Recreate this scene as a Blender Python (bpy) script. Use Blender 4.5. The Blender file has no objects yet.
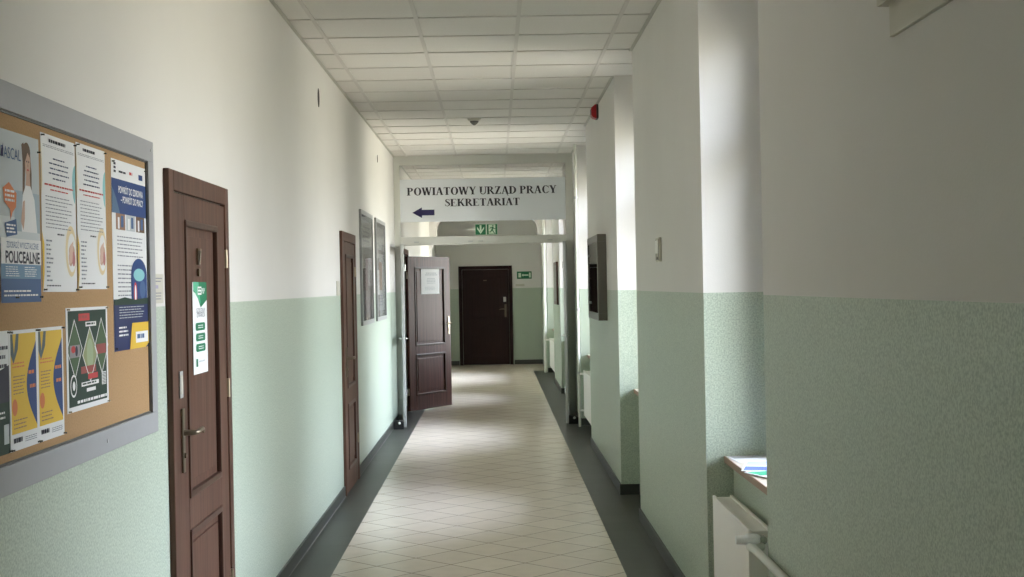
import bpy, bmesh, math, random
from mathutils import Vector, Matrix
random.seed(7)
S = bpy.context.scene
COL = S.collection
PI = math.pi

# ---------------------------------------------------------------- camera
EYE = 1.6
FPX = 1376.0
cam_data = bpy.data.cameras.new('camera')
cam_data.sensor_width = 36.0
cam_data.lens = FPX / 1024.0 * 36.0
cam_data.clip_start = 0.05
cam_data.clip_end = 200
cam = bpy.data.objects.new('camera', cam_data)
COL.objects.link(cam)
d = Vector((-17.0, 2.5, -FPX)).normalized()          # world +Y seen from the camera
u = Vector((-0.0192, 1.0, 0.0)); u = (u - d * u.dot(d)).normalized()
r = d.cross(u)
cam.matrix_world = Matrix.Translation((0, 0, EYE)) @ Matrix((r, d, u)).to_4x4()
S.camera = cam

# ---------------------------------------------------------------- daylight
EXPOSURE = 1.66
SKY = 9.0
world = bpy.data.worlds.new('sky'); S.world = world; world.use_nodes = True
wn = world.node_tree; wn.nodes.clear()
def wnode(t): return wn.nodes.new(t)
tc = wnode('ShaderNodeTexCoord'); sep = wnode('ShaderNodeSeparateXYZ'); mr = wnode('ShaderNodeMapRange')
mr.inputs['From Min'].default_value = -1; mr.inputs['From Max'].default_value = 1
ramp = wnode('ShaderNodeValToRGB'); bg = wnode('ShaderNodeBackground'); out = wnode('ShaderNodeOutputWorld')
e = ramp.color_ramp.elements
e[0].position = 0.0; e[0].color = (0.32, 0.30, 0.25, 1)
e[1].position = 1.0; e[1].color = (1.05, 1.32, 1.8, 1)
for p, c in ((0.47, (0.32, 0.31, 0.26, 1)), (0.52, (0.52, 0.53, 0.50, 1)), (0.62, (0.95, 1.01, 1.12, 1))):
    n = e.new(p); n.color = c
wn.links.new(tc.outputs['Generated'], sep.inputs[0]); wn.links.new(sep.outputs['Z'], mr.inputs['Value'])
wn.links.new(mr.outputs[0], ramp.inputs[0]); wn.links.new(ramp.outputs[0], bg.inputs['Color'])
wn.links.new(bg.outputs[0], out.inputs[0]); bg.inputs['Strength'].default_value = SKY

S.view_settings.view_transform = 'Standard'
S.view_settings.look = 'None'
S.view_settings.gamma = 1.0
S.view_settings.use_curve_mapping = False
S.view_settings.exposure = EXPOSURE
cy = S.cycles
cy.max_bounces = 14; cy.diffuse_bounces = 12; cy.glossy_bounces = 4; cy.transmission_bounces = 6
cy.transparent_max_bounces = 12
cy.caustics_reflective = False; cy.caustics_refractive = False
cy.use_denoising = True
cy.sample_clamp_indirect = 6.0

# the window niches of the right wall (y from, y to)
MARG = [0.2, 0.22, 0.10, 0.04, 0.06, 0.08, 0.15]          # plaster margin left and right of each window
NICHES = [(-4.1, -3.0), (-0.6, 0.5), (4.89, 6.30), (9.28, 10.42), (13.65, 15.6), (18.9, 20.2), (22.6, 25.2)]
XG = 1.38                                             # plane of the window glass
for (a, b), mg in zip(NICHES, MARG):                  # sky portals in the window openings
    a += mg; b -= mg
    l = bpy.data.lights.new('window_daylight', 'AREA'); l.shape = 'RECTANGLE'
    l.size = 1.95; l.size_y = b - a - 0.1
    l.cycles.is_portal = True
    o = bpy.data.objects.new('window_daylight', l); COL.objects.link(o)
    o.location = (XG + 0.05, (a + b) / 2, 1.83)
    o.rotation_euler = (0, PI / 2, 0)                 # -Z axis looks towards -X
    o.rotation_euler = (0, PI / 2, 0)

# ---------------------------------------------------------------- materials
def mat(name, col, rough=0.6, metal=0.0, spec=0.5, noise=None, bump=None, alpha=None, emit=None):
    m = bpy.data.materials.new(name); m.use_nodes = True
    nt = m.node_tree; b = nt.nodes['Principled BSDF']
    b.inputs['Base Color'].default_value = (*col, 1); b.inputs['Roughness'].default_value = rough
    b.inputs['Metallic'].default_value = metal; b.inputs['Specular IOR Level'].default_value = spec
    if noise:
        sc, amt = noise
        g = nt.nodes.new('ShaderNodeNewGeometry')
        nz = nt.nodes.new('ShaderNodeTexNoise'); nz.inputs['Scale'].default_value = sc; nz.inputs['Detail'].default_value = 4
        nt.links.new(g.outputs['Position'], nz.inputs['Vector'])
        mx = nt.nodes.new('ShaderNodeMix'); mx.data_type = 'RGBA'
        mx.inputs['A'].default_value = (*[c * (1 - amt) for c in col], 1)
        mx.inputs['B'].default_value = (*[min(1, c * (1 + amt)) for c in col], 1)
        nt.links.new(nz.outputs['Fac'], mx.inputs['Factor']); nt.links.new(mx.outputs['Result'], b.inputs['Base Color'])
        if bump:
            bp = nt.nodes.new('ShaderNodeBump'); bp.inputs['Strength'].default_value = bump; bp.inputs['Distance'].default_value = 0.004
            nt.links.new(nz.outputs['Fac'], bp.inputs['Height']); nt.links.new(bp.outputs[0], b.inputs['Normal'])
    return m

GREEN_LINE = 1.55
def wall_material():
    m = bpy.data.materials.new('painted_plaster'); m.use_nodes = True
    nt = m.node_tree; L = nt.links.new; N = nt.nodes.new; b = nt.nodes['Principled BSDF']
    g = N('ShaderNodeNewGeometry'); s = N('ShaderNodeSeparateXYZ'); L(g.outputs['Position'], s.inputs[0])
    n1 = N('ShaderNodeTexNoise'); n1.inputs['Scale'].default_value = 140; n1.inputs['Detail'].default_value = 3; L(g.outputs['Position'], n1.inputs['Vector'])
    n2 = N('ShaderNodeTexNoise'); n2.inputs['Scale'].default_value = 1.1; n2.inputs['Detail'].default_value = 4; L(g.outputs['Position'], n2.inputs['Vector'])
    gr = N('ShaderNodeValToRGB'); L(n1.outputs['Fac'], gr.inputs[0])
    gr.color_ramp.elements[0].position = 0.34; gr.color_ramp.elements[0].color = (0.325, 0.39, 0.315, 1)
    gr.color_ramp.elements[1].position = 0.62; gr.color_ramp.elements[1].color = (0.52, 0.59, 0.485, 1)
    wh = N('ShaderNodeValToRGB'); L(n2.outputs['Fac'], wh.inputs[0])
    wh.color_ramp.elements[0].position = 0.3; wh.color_ramp.elements[0].color = (0.685, 0.67, 0.64, 1)
    wh.color_ramp.elements[1].position = 0.7; wh.color_ramp.elements[1].color = (0.725, 0.71, 0.68, 1)
    gt = N('ShaderNodeMath'); gt.operation = 'GREATER_THAN'; gt.inputs[1].default_value = GREEN_LINE; L(s.outputs['Z'], gt.inputs[0])
    mx = N('ShaderNodeMix'); mx.data_type = 'RGBA'; L(gt.outputs[0], mx.inputs['Factor']); L(gr.outputs[0], mx.inputs['A']); L(wh.outputs[0], mx.inputs['B'])
    L(mx.outputs['Result'], b.inputs['Base Color']); 
    rr = N('ShaderNodeMapRange'); rr.inputs['To Min'].default_value = 0.42; rr.inputs['To Max'].default_value = 0.75; L(gt.outputs[0], rr.inputs['Value'])
    L(rr.outputs[0], b.inputs['Roughness'])
    bp = N('ShaderNodeBump'); bp.inputs['Strength'].default_value = 0.18; bp.inputs['Distance'].default_value = 0.003
    L(n1.outputs['Fac'], bp.inputs['Height']); L(bp.outputs[0], b.inputs['Normal'])
    return m

def tile_material(name, c1, c2, grout, size, angle, rough, offset=(0, 0), width=0.006):
    m = bpy.data.materials.new(name); m.use_nodes = True
    nt = m.node_tree; L = nt.links.new; N = nt.nodes.new; b = nt.nodes['Principled BSDF']
    g = N('ShaderNodeNewGeometry')
    mp = N('ShaderNodeMapping'); mp.inputs['Rotation'].default_value = (0, 0, angle); mp.inputs['Location'].default_value = (offset[0], offset[1], 0.5)
    L(g.outputs['Position'], mp.inputs['Vector'])
    br = N('ShaderNodeTexBrick'); br.offset = 0.0; br.squash = 1.0
    br.inputs['Scale'].default_value = 1.0; br.inputs['Brick Width'].default_value = size; br.inputs['Row Height'].default_value = size
    br.inputs['Mortar Size'].default_value = width / 2; br.inputs['Mortar Smooth'].default_value = 0.1
    br.inputs['Color1'].default_value = (*c1, 1); br.inputs['Color2'].default_value = (*c2, 1); br.inputs['Mortar'].default_value = (*grout, 1)
    L(mp.outputs[0], br.inputs['Vector'])
    nz = N('ShaderNodeTexNoise'); nz.inputs['Scale'].default_value = 9; nz.inputs['Detail'].default_value = 6; L(g.outputs['Position'], nz.inputs['Vector'])
    mr_ = N('ShaderNodeMapRange'); mr_.inputs['To Min'].default_value = 0.9; mr_.inputs['To Max'].default_value = 1.1; L(nz.outputs['Fac'], mr_.inputs['Value'])
    mu = N('ShaderNodeMix'); mu.data_type = 'RGBA'; mu.blend_type = 'MULTIPLY'; mu.inputs['Factor'].default_value = 1
    L(br.outputs['Color'], mu.inputs['A']); L(mr_.outputs[0], mu.inputs['B']); L(mu.outputs['Result'], b.inputs['Base Color'])
    b.inputs['Roughness'].default_value = rough
    bp = N('ShaderNodeBump'); bp.inputs['Strength'].default_value = 0.3; bp.inputs['Distance'].default_value = 0.002; bp.invert = True
    L(br.outputs['Fac'], bp.inputs['Height']); L(bp.outputs[0], b.inputs['Normal'])
    return m

def ceiling_material():
    m = bpy.data.materials.new('mineral_ceiling_tile'); m.use_nodes = True
    nt = m.node_tree; L = nt.links.new; N = nt.nodes.new; b = nt.nodes['Principled BSDF']
    g = N('ShaderNodeNewGeometry'); mp = N('ShaderNodeMapping'); mp.inputs['Location'].default_value = (0.4326 / 0.6, -8.055 / 0.6, 0)
    mp.inputs['Scale'].default_value = (1 / 0.6, 1 / 0.6, 0); L(g.outputs['Position'], mp.inputs['Vector'])
    fl = N('ShaderNodeVectorMath'); fl.operation = 'FLOOR'; L(mp.outputs[0], fl.inputs[0])
    wn_ = N('ShaderNodeTexWhiteNoise'); L(fl.outputs[0], wn_.inputs['Vector'])
    nz = N('ShaderNodeTexNoise'); nz.inputs['Scale'].default_value = 90; nz.inputs['Detail'].default_value = 4; L(g.outputs['Position'], nz.inputs['Vector'])
    ad = N('ShaderNodeMath'); ad.operation = 'MULTIPLY_ADD'; ad.inputs[1].default_value = 0.35; L(wn_.outputs['Value'], ad.inputs[0]); L(nz.outputs['Fac'], ad.inputs[2])
    cr = N('ShaderNodeValToRGB'); L(ad.outputs[0], cr.inputs[0])
    cr.color_ramp.elements[0].position = 0.2; cr.color_ramp.elements[0].color = (0.70, 0.675, 0.635, 1)
    cr.color_ramp.elements[1].position = 0.95; cr.color_ramp.elements[1].color = (0.78, 0.755, 0.715, 1)
    L(cr.outputs[0], b.inputs['Base Color']); b.inputs['Roughness'].default_value = 0.9
    return m

def wood_material(name, dark, light, rough=0.42, spec=0.4):
    m = bpy.data.materials.new(name); m.use_nodes = True
    nt = m.node_tree; L = nt.links.new; N = nt.nodes.new; b = nt.nodes['Principled BSDF']
    t = N('ShaderNodeTexCoord'); mp = N('ShaderNodeMapping'); mp.inputs['Scale'].default_value = (22, 22, 0.8); L(t.outputs['Object'], mp.inputs['Vector'])
    nz = N('ShaderNodeTexNoise'); nz.inputs['Scale'].default_value = 1.6; nz.inputs['Detail'].default_value = 7; nz.inputs['Distortion'].default_value = 0.6; L(mp.outputs[0], nz.inputs['Vector'])
    cr = N('ShaderNodeValToRGB'); L(nz.outputs['Fac'], cr.inputs[0])
    cr.color_ramp.elements[0].position = 0.32; cr.color_ramp.elements[0].color = (*dark, 1)
    cr.color_ramp.elements[1].position = 0.72; cr.color_ramp.elements[1].color = (*light, 1)
    L(cr.outputs[0], b.inputs['Base Color']); b.inputs['Roughness'].default_value = rough; b.inputs['Specular IOR Level'].default_value = spec
    bp = N('ShaderNodeBump'); bp.inputs['Strength'].default_value = 0.08; bp.inputs['Distance'].default_value = 0.002
    L(nz.outputs['Fac'], bp.inputs['Height']); L(bp.outputs[0], b.inputs['Normal'])
    return m

def glass_material(name, ior=1.35, gloss=0.02, tint=(1, 1, 1)):
    m = bpy.data.materials.new(name); m.use_nodes = True
    nt = m.node_tree; nt.nodes.clear(); L = nt.links.new; N = nt.nodes.new
    tr = N('ShaderNodeBsdfTransparent'); tr.inputs[0].default_value = (*tint, 1)
    gl = N('ShaderNodeBsdfGlossy'); gl.inputs['Roughness'].default_value = gloss
    fr = N('ShaderNodeFresnel'); fr.inputs[0].default_value = ior
    mx = N('ShaderNodeMixShader'); o = N('ShaderNodeOutputMaterial')
    L(fr.outputs[0], mx.inputs[0]); L(tr.outputs[0], mx.inputs[1]); L(gl.outputs[0], mx.inputs[2]); L(mx.outputs[0], o.inputs[0])
    return m

M = {}
M['wall'] = wall_material()
M['floor'] = tile_material('beige_floor_tile', (0.76, 0.645, 0.545), (0.82, 0.705, 0.60), (0.34, 0.28, 0.22), 0.302, PI / 4, 0.27, (0.07, 0.03), 0.009)
M['strip'] = tile_material('graphite_floor_tile', (0.040, 0.041, 0.034), (0.050, 0.051, 0.043), (0.028, 0.029, 0.025), 0.30, 0, 0.42, (0.0, 0.1), 0.004)
M['base'] = mat('graphite_skirting_tile', (0.045, 0.048, 0.042), 0.35, noise=(12, 0.15))
M['groutline'] = mat('skirting_joint', (0.30, 0.30, 0.27), 0.8)
M['ceiling'] = ceiling_material()
M['tbar'] = mat('ceiling_rail_enamel', (0.62, 0.59, 0.55), 0.5)
M['cornice'] = mat('ceiling_edge_angle', (0.50, 0.49, 0.44), 0.5)
M['wood'] = wood_material('brown_door_veneer', (0.054, 0.025, 0.017), (0.135, 0.068, 0.047), 0.45, 0.25)
M['woodtrim'] = wood_material('brown_door_moulding', (0.038, 0.018, 0.012), (0.080, 0.040, 0.028), 0.38, 0.35)
M['darkwood'] = wood_material('dark_door_veneer', (0.016, 0.006, 0.006), (0.030, 0.011, 0.010), 0.6, 0.2)
M['redwood'] = wood_material('reddish_door_veneer', (0.055, 0.020, 0.016), (0.115, 0.048, 0.039), 0.40, 0.3)
M['bronze'] = mat('aged_bronze', (0.20, 0.165, 0.12), 0.38, 0.85)
M['brass'] = mat('pale_brass', (0.42, 0.36, 0.27), 0.35, 1.0)
M['chrome'] = mat('chrome', (0.72, 0.72, 0.72), 0.18, 1.0)
M['steel'] = mat('brushed_aluminium', (0.46, 0.47, 0.46), 0.38, 0.4, noise=(30, 0.05))
M['alu'] = mat('white_powder_coated_profile', (0.60, 0.60, 0.55), 0.4)
M['white'] = mat('white_enamel', (0.80, 0.80, 0.76), 0.35)
M['radiator'] = mat('radiator_enamel', (0.88, 0.86, 0.82), 0.35)
M['pipe'] = mat('painted_pipe', (0.66, 0.67, 0.60), 0.4)
M['valve'] = mat('valve_head_plastic', (0.88, 0.90, 0.92), 0.4)
M['grey'] = mat('grey_plastic', (0.36, 0.37, 0.37), 0.5)
M['black'] = mat('black_rubber', (0.015, 0.015, 0.015), 0.6)
M['dark'] = mat('void_shade', (0.02, 0.02, 0.018), 0.8)  # near-black standing in for shade in gaps, slots and holes
M['boardframe'] = mat('grey_board_frame', (0.34, 0.345, 0.36), 0.45, 0.0, noise=(20, 0.04))
M['cork'] = mat('cork', (0.42, 0.26, 0.125), 0.9, noise=(160, 0.22), bump=0.4)
M['signplate'] = mat('pale_grey_sign_plate', (0.74, 0.77, 0.80), 0.5)
M['navy'] = mat('navy_lettering', (0.025, 0.02, 0.09), 0.5)
M['ink'] = mat('black_lettering', (0.02, 0.018, 0.03), 0.5)
M['signgreen'] = mat('safety_sign_green', (0.01, 0.16, 0.06), 0.4)
M['signmark'] = mat('safety_sign_pictogram', (0.62, 0.78, 0.60), 0.5)
M['glass'] = glass_material('window_glass')
M['caseglass'] = glass_material('display_case_glass')
M['red'] = mat('alarm_red', (0.42, 0.012, 0.02), 0.35)
M['case'] = mat('bronze_anodised_frame', (0.15, 0.14, 0.12), 0.4, 0.5)
M['caseback'] = mat('dark_felt', (0.035, 0.032, 0.028), 0.9)
M['beigeplastic'] = mat('beige_plastic', (0.55, 0.53, 0.45), 0.5)
M['sill'] = mat('window_sill_stone', (0.62, 0.55, 0.44), 0.35, noise=(40, 0.1))
M['silledge'] = mat('window_sill_edge', (0.34, 0.22, 0.15), 0.5)
M['poster_glass'] = glass_material('picture_glass')
for _l in list(M['poster_glass'].node_tree.links):
    if _l.from_node.type == 'FRESNEL': M['poster_glass'].node_tree.links.remove(_l)
M['poster_glass'].node_tree.nodes['Mix Shader'].inputs[0].default_value = 0.30
M['frame_grey'] = mat('silver_grey_frame', (0.34, 0.35, 0.34), 0.45)
M['graphite'] = mat('graphite_plastic', (0.07, 0.07, 0.065), 0.5)
def ink(name, c, rough=0.6):
    k = 'ink_' + name
    if k not in M: M[k] = mat(name + '_print', c, rough, spec=0.25)
    return M[k]

# ---------------------------------------------------------------- mesh helper
class MB:
    def __init__(s): s.v = []; s.f = []; s.mi = []; s.mats = []; s.sm = []; s.T = Matrix.Identity(4)
    def m(s, mt):
        if mt not in s.mats: s.mats.append(mt)
        return s.mats.index(mt)
    def add(s, vs, fs, mt, smooth=False):
        b = len(s.v); s.v += [tuple(s.T @ Vector(p)) for p in vs]; i = s.m(mt)
        for f in fs: s.f.append([b + k for k in f]); s.mi.append(i); s.sm.append(smooth)
        return s
    def box(s, x0, x1, y0, y1, z0, z1, mt, bev=0.0):
        if bev <= 0:
            vs = [(x, y, z) for z in (z0, z1) for y in (y0, y1) for x in (x0, x1)]
            return s.add(vs, [(0, 2, 3, 1), (4, 5, 7, 6), (0, 1, 5, 4), (2, 6, 7, 3), (0, 4, 6, 2), (1, 3, 7, 5)], mt)
        bm = bmesh.new(); bmesh.ops.create_cube(bm, size=1)
        for q in bm.verts: q.co = Vector(((x0 + x1) / 2 + q.co.x * (x1 - x0), (y0 + y1) / 2 + q.co.y * (y1 - y0), (z0 + z1) / 2 + q.co.z * (z1 - z0)))
        bmesh.ops.bevel(bm, geom=bm.edges[:], offset=bev, segments=2, affect='EDGES', profile=0.6)
        bm.verts.index_update(); vs = [tuple(q.co) for q in bm.verts]; fs = [[q.index for q in f.verts] for f in bm.faces]; bm.free()
        return s.add(vs, fs, mt)
    def tube(s, pts, r_, mt, n=12, cap=True):
        pts = [Vector(p) for p in pts]; rs = r_ if isinstance(r_, (list, tuple)) else [r_] * len(pts)
        vs = []; fs = []; ref = None
        for i, p in enumerate(pts):
            t = (pts[min(i + 1, len(pts) - 1)] - pts[max(i - 1, 0)]).normalized()
            if ref is None: ref = Vector((0, 0, 1)) if abs(t.z) < 0.9 else Vector((1, 0, 0))
            a = (ref - t * ref.dot(t)).normalized(); ref = a; b = t.cross(a)
            for k in range(n):
                w = 2 * PI * k / n; vs.append(tuple(p + (a * math.cos(w) + b * math.sin(w)) * rs[i]))
        for i in range(len(pts) - 1):
            for k in range(n): fs.append((i * n + k, i * n + (k + 1) % n, (i + 1) * n + (k + 1) % n, (i + 1) * n + k))
        s.add(vs, fs, mt, True)
        if cap:
            b = len(vs); s.add([vs[k] for k in range(n)], [tuple(reversed(range(n)))], mt)
            s.add([vs[b - n + k] for k in range(n)], [tuple(range(n))], mt)
        return s
    def prism(s, pts, axis, a0, a1, mt):
        """outline of 2-D points pushed along an axis"""
        def P(q, a):
            return (a, q[0], q[1]) if axis == 'x' else (q[0], a, q[1]) if axis == 'y' else (q[0], q[1], a)
        n = len(pts); vs = [P(q, a0) for q in pts] + [P(q, a1) for q in pts]
        fs = [tuple(range(n)), tuple(reversed(range(n, 2 * n)))] + [(i, n + i, n + (i + 1) % n, (i + 1) % n) for i in range(n)]
        return s.add(vs, fs, mt)
    def build(s, name, parent=None, recalc=True):
        me = bpy.data.meshes.new(name); me.from_pydata(s.v, [], s.f)
        for mt in s.mats: me.materials.append(mt)
        for p, i, k in zip(me.polygons, s.mi, s.sm): p.material_index = i; p.use_smooth = k
        if recalc:
            bm = bmesh.new(); bm.from_mesh(me); bmesh.ops.recalc_face_normals(bm, faces=bm.faces[:]); bm.to_mesh(me); bm.free()
        o = bpy.data.objects.new(name, me); COL.objects.link(o)
        if parent: o.parent = parent
        return o

def tag(o, label=None, cat=None, group=None, kind=None):
    if label: o['label'] = label
    if cat: o['category'] = cat
    if group: o['group'] = group
    if kind: o['kind'] = kind
    return o
def struct(o): o['kind'] = 'structure'; return o
def empty(name, loc, rz=0, label=None, cat=None, group=None, kind=None):
    o = bpy.data.objects.new(name, None); COL.objects.link(o); o.location = loc; o.rotation_euler = (0, 0, rz); o.empty_display_size = 0.1
    return tag(o, label, cat, group, kind)

def text_mesh(txt, size, bold=0.0, align='CENTER'):
    cu = bpy.data.curves.new('t', 'FONT'); cu.body = txt; cu.size = size; cu.align_x = align; cu.align_y = 'CENTER'; cu.offset = bold
    cu.resolution_u = 3
    o = bpy.data.objects.new('t', cu); COL.objects.link(o)
    dg = bpy.context.evaluated_depsgraph_get(); dg.update()
    me = o.evaluated_get(dg).to_mesh()
    vs = [(v.co.x, v.co.y) for v in me.vertices]; fs = [tuple(p.vertices) for p in me.polygons]
    o.evaluated_get(dg).to_mesh_clear(); bpy.data.objects.remove(o); bpy.data.curves.remove(cu)
    return vs, fs

class Print(MB):
    """flat printed matter on a sheet: unit coordinates (0..1) over width w and height h, facing local -Y"""
    def __init__(s, w, h, th=0.0006):
        super().__init__(); s.w = w; s.h = h; s.lay = 0; s.th = th; s.n = 0
    def P(s, q): return (q[0] * s.w, -s.th - 0.00016 * s.lay - 0.00003 * s.n, q[1] * s.h)
    def sheet(s, mt, curl=0.0):
        n = 10; vs = []; fs = []
        for i in range(n + 1):
            for j in range(2): vs.append((j * s.w, -s.th, i / n * s.h))
        for i in range(n): fs.append((2 * i, 2 * i + 1, 2 * i + 3, 2 * i + 2))
        s.add(vs, fs, mt)
        s.box(0, s.w, -s.th + 0.0001, 0, 0, s.h, mt); s.lay = 1; return s
    def poly(s, pts, mt, bump=True):
        if bump: s.n += 1
        s.add([s.P(q) for q in pts], [tuple(range(len(pts)))], mt); return s
    def rect(s, x0, x1, y0, y1, mt, bump=True): return s.poly([(x0, y0), (x1, y0), (x1, y1), (x0, y1)], mt, bump)
    def ell(s, cx, cy, rx, ry, mt, n=20, a0=0, a1=2 * PI):
        return s.poly([(cx + rx * math.cos(a0 + (a1 - a0) * k / n), cy + ry * math.sin(a0 + (a1 - a0) * k / n)) for k in range(n)], mt)
    def up(s): s.lay += 1; return s
    def lines(s, x0, x1, y0, y1, n, mt, fill=0.42, ragged=0.25, centre=False):
        st = (y1 - y0) / n; s.n += 1
        for k in range(n):
            y = y0 + st * (k + 0.3); L = (x1 - x0) * (1 - ragged * random.random())
            a = (x0 + x1) / 2 - L / 2 if centre else x0
            x = a
            while x < a + L:                                     # word-sized dashes
                wd = min(random.uniform(0.03, 0.11), a + L - x)
                s.rect(x, x + wd, y, y + st * fill, mt, False); x += wd + 0.014
        return s
    def text(s, t, cx, cy, size, mt, bold=0.0, width=None, align='CENTER'):
        vs, fs = text_mesh(t, size, bold * size); s.n += 1
        k = 1.0
        if width:
            xs = [v[0] for v in vs]; k = width * s.w / max(1e-6, max(xs) - min(xs)); m0 = (max(xs) + min(xs)) / 2
        else: m0 = 0
        s.add([(cx * s.w + (v[0] - m0) * k, -s.th - 0.00016 * s.lay - 0.00003 * s.n, cy * s.h + v[1]) for v in vs], fs, mt); return s
    def ring(s, pts, wd, mt):
        """closed line of given width along a polygon"""
        n = len(pts)
        for i in range(n):
            a = Vector(pts[i]); b = Vector(pts[(i + 1) % n])
            A = Vector((a.x * s.w, a.y * s.h)); B = Vector((b.x * s.w, b.y * s.h)); t = (B - A).normalized(); q = Vector((-t.y, t.x)) * wd / 2
            A -= t * wd / 2; B += t * wd / 2
            y = -s.th - 0.00016 * s.lay - 0.00003 * s.n
            s.add([(p.x, y, p.y) for p in (A - q, B - q, B + q, A + q)], [(0, 1, 2, 3)], mt)
        return s

# ================================================================= THE SETTING
XL, XR, ZC = -1.192, 0.955, 3.177
YB, YE = -5.0, 28.0
SILL_Z = 0.80
XO = 1.50            # outer face side of the niches
# ---- floor: beige diagonal tiles and the graphite strips along the walls
f = MB()
SL, SR = -0.945, 0.690
YS = 25.75
f.box(SL, SR, YB, YS, -0.1, 0, M['floor'])
f.box(XL - 0.3, XO, YS, YE + 0.3, -0.1, 0, M['floor'])
f.box(XL - 0.3, SL, YB, YS, -0.1, 0, M['strip'])
f.box(SR, XO, YB, YS, -0.1, 0, M['strip'])
f.box(XL - 2.2, XL - 0.3, 17.2, 19.4, -0.1, 0, M['floor'])
struct(f.build('floor'))
# ---- ceiling
c = MB(); c.box(XL - 0.3, XO + 0.2, YB, YE + 0.3, ZC, ZC + 0.05, M['ceiling'])
c.box(XL - 2.2, XL - 0.3, 17.2, 19.4, 2.9, 2.95, M['ceiling'])
struct(c.build('ceiling'))
g = MB()
for k in range(-2, 4):
    x = -0.4326 + 0.6 * k
    if XL < x < XR - 0.05: g.box(x - 0.012, x + 0.012, YB, 25.3, ZC - 0.006, ZC + 0.001, M['tbar'])
y = 8.055 - 0.6 * 21
while y < 25.2:
    xr = XO if any(a < y < b for a, b in NICHES) else XR
    g.box(XL, xr - 0.001, y - 0.012, y + 0.012, ZC - 0.0055, ZC + 0.001, M['tbar']); y += 0.6
struct(g.build('trim_1'))
# edge angles where the ceiling meets the walls
g = MB(); g.box(XL, XL + 0.022, YB, 25.3, ZC - 0.010, ZC - 0.0062, M['cornice'])
prev = YB
for a, b in NICHES + [(25.3, 25.3)]:
    x = 0.93 if 10.4 < prev < 14 else XR
    g.box(x - 0.022, x, prev, a, ZC - 0.010, ZC - 0.0062, M['cornice']); prev = b
struct(g.build('trim_2'))

# ---- left wall with a real opening for the open door
w = MB()
OY0, OY1, OZ = 17.68, 18.72, 2.04
w.box(XL - 0.3, XL, YB, OY0, 0, ZC, M['wall']); w.box(XL - 0.3, XL, OY1, YE + 0.3, 0, ZC, M['wall']); w.box(XL - 0.3, XL, OY0, OY1, OZ, ZC, M['wall'])
w.box(XL - 2.3, XL - 2.2, 17.2, 19.4, 0, 2.95, M['wall'])
w.box(XL - 2.2, XL - 0.3, 17.1, 17.2, 0, 2.95, M['wall']); w.box(XL - 2.2, XL - 0.3, 19.4, 19.5, 0, 2.95, M['wall'])
struct(w.build('wall_left'))
# ---- right wall: piers, parapets under the sills, lintels, outer leaf
w = MB(); prev = YB
for a, b in NICHES:
    x = 0.93 if abs(prev - 10.42) < 0.1 else XR
    w.box(x, XO, prev, a, 0, ZC, M['wall'])
    w.box(1.078, XO, a, b, 0, SILL_Z - 0.03, M['wall'])
    w.box(1.31, XO, a, b, 2.82, ZC, M['wall'])
    mg = MARG[NICHES.index((a, b))]
    w.box(1.31, XO, a, a + mg, SILL_Z - 0.03, 2.82, M['wall']); w.box(1.31, XO, b - mg, b, SILL_Z - 0.03, 2.82, M['wall'])
    prev = b
w.box(XR, XO, prev, YE + 0.3, 0, ZC, M['wall'])
struct(w.build('wall_right'))
w = MB(); w.box(XL, XR, YE, YE + 0.3, 0, ZC, M['wall']); struct(w.build('wall_end'))
w = MB(); w.box(XL - 0.3, XO, YB - 0.2, YB, -0.1, ZC + 0.05, M['wall']); struct(w.build('wall_back'))
# ---- arch with corbels in front of the end wall
A0, A1 = 25.3, 25.7
pts = []
xl, xr, zt, rr = -1.06, 0.79, 2.90, 0.26
w = MB()
prof = [(XL, 2.28), (XL + 0.02, 2.28), (-1.14, 2.33), (-1.12, 2.40), (xl, 2.44)]
for k in range(7): t = PI - PI / 2 * k / 6; prof.append((xl + rr + rr * math.cos(t), zt - rr + rr * math.sin(t)))
for k in range(7): t = PI / 2 - PI / 2 * k / 6; prof.append((xr - rr + rr * math.cos(t), zt - rr + rr * math.sin(t)))
prof += [(xr, 2.44), (0.85, 2.40), (0.87, 2.33), (0.90, 2.28), (XR, 2.28), (XR, ZC), (XL, ZC)]
w.prism(prof, 'y', A0, A1, M['wall'])
w.box(0.90, XR, A0, A1, 0, 2.28, M['wall']); w.box(XL, -1.165, A0, A1, 0, 2.28, M['wall'])
struct(w.build('wall_arch'))

# ---- skirting tiles
BH = 0.08
b = MB()
for y0, y1 in ((YB, 4.98), (6.095, 10.61), (11.65, 17.60), (18.80, YE)):
    b.box(XL, XL + 0.011, y0, y1, 0, BH, M['base']); b.box(XL, XL + 0.0135, y0, y1, 0, 0.004, M['groutline'])
struct(b.build('baseboard_left'))
b = MB(); prev = YB
for a, c_ in NICHES:
    x = 0.93 if abs(prev - 10.42) < 0.1 else XR
    b.box(x - 0.011, x, prev - 0.011, a + 0.011, 0, BH, M['base'])
    b.box(x, 1.078, a, a + 0.011, 0, BH, M['base']); 
    xn = 0.93 if abs(c_ - 10.42) < 0.1 else XR
    b.box(xn, 1.078, c_ - 0.011, c_, 0, BH, M['base']); b.box(1.067, 1.078, a, c_, 0, BH, M['base'])
    prev = c_
b.box(XR - 0.011, XR, prev, A0, 0, BH, M['base']); b.box(0.889, 0.90, A0, A1, 0, BH, M['base']); b.box(XR - 0.011, XR, A1, YE, 0, BH, M['base'])
struct(b.build('baseboard_right'))
b = MB(); b.box(XL + 0.011, -0.75, YE - 0.011, YE, 0, BH + 0.01, M['base']); b.box(0.37, XR - 0.011, YE - 0.011, YE, 0, BH + 0.01, M['base'])
struct(b.build('baseboard_end'))

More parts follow.
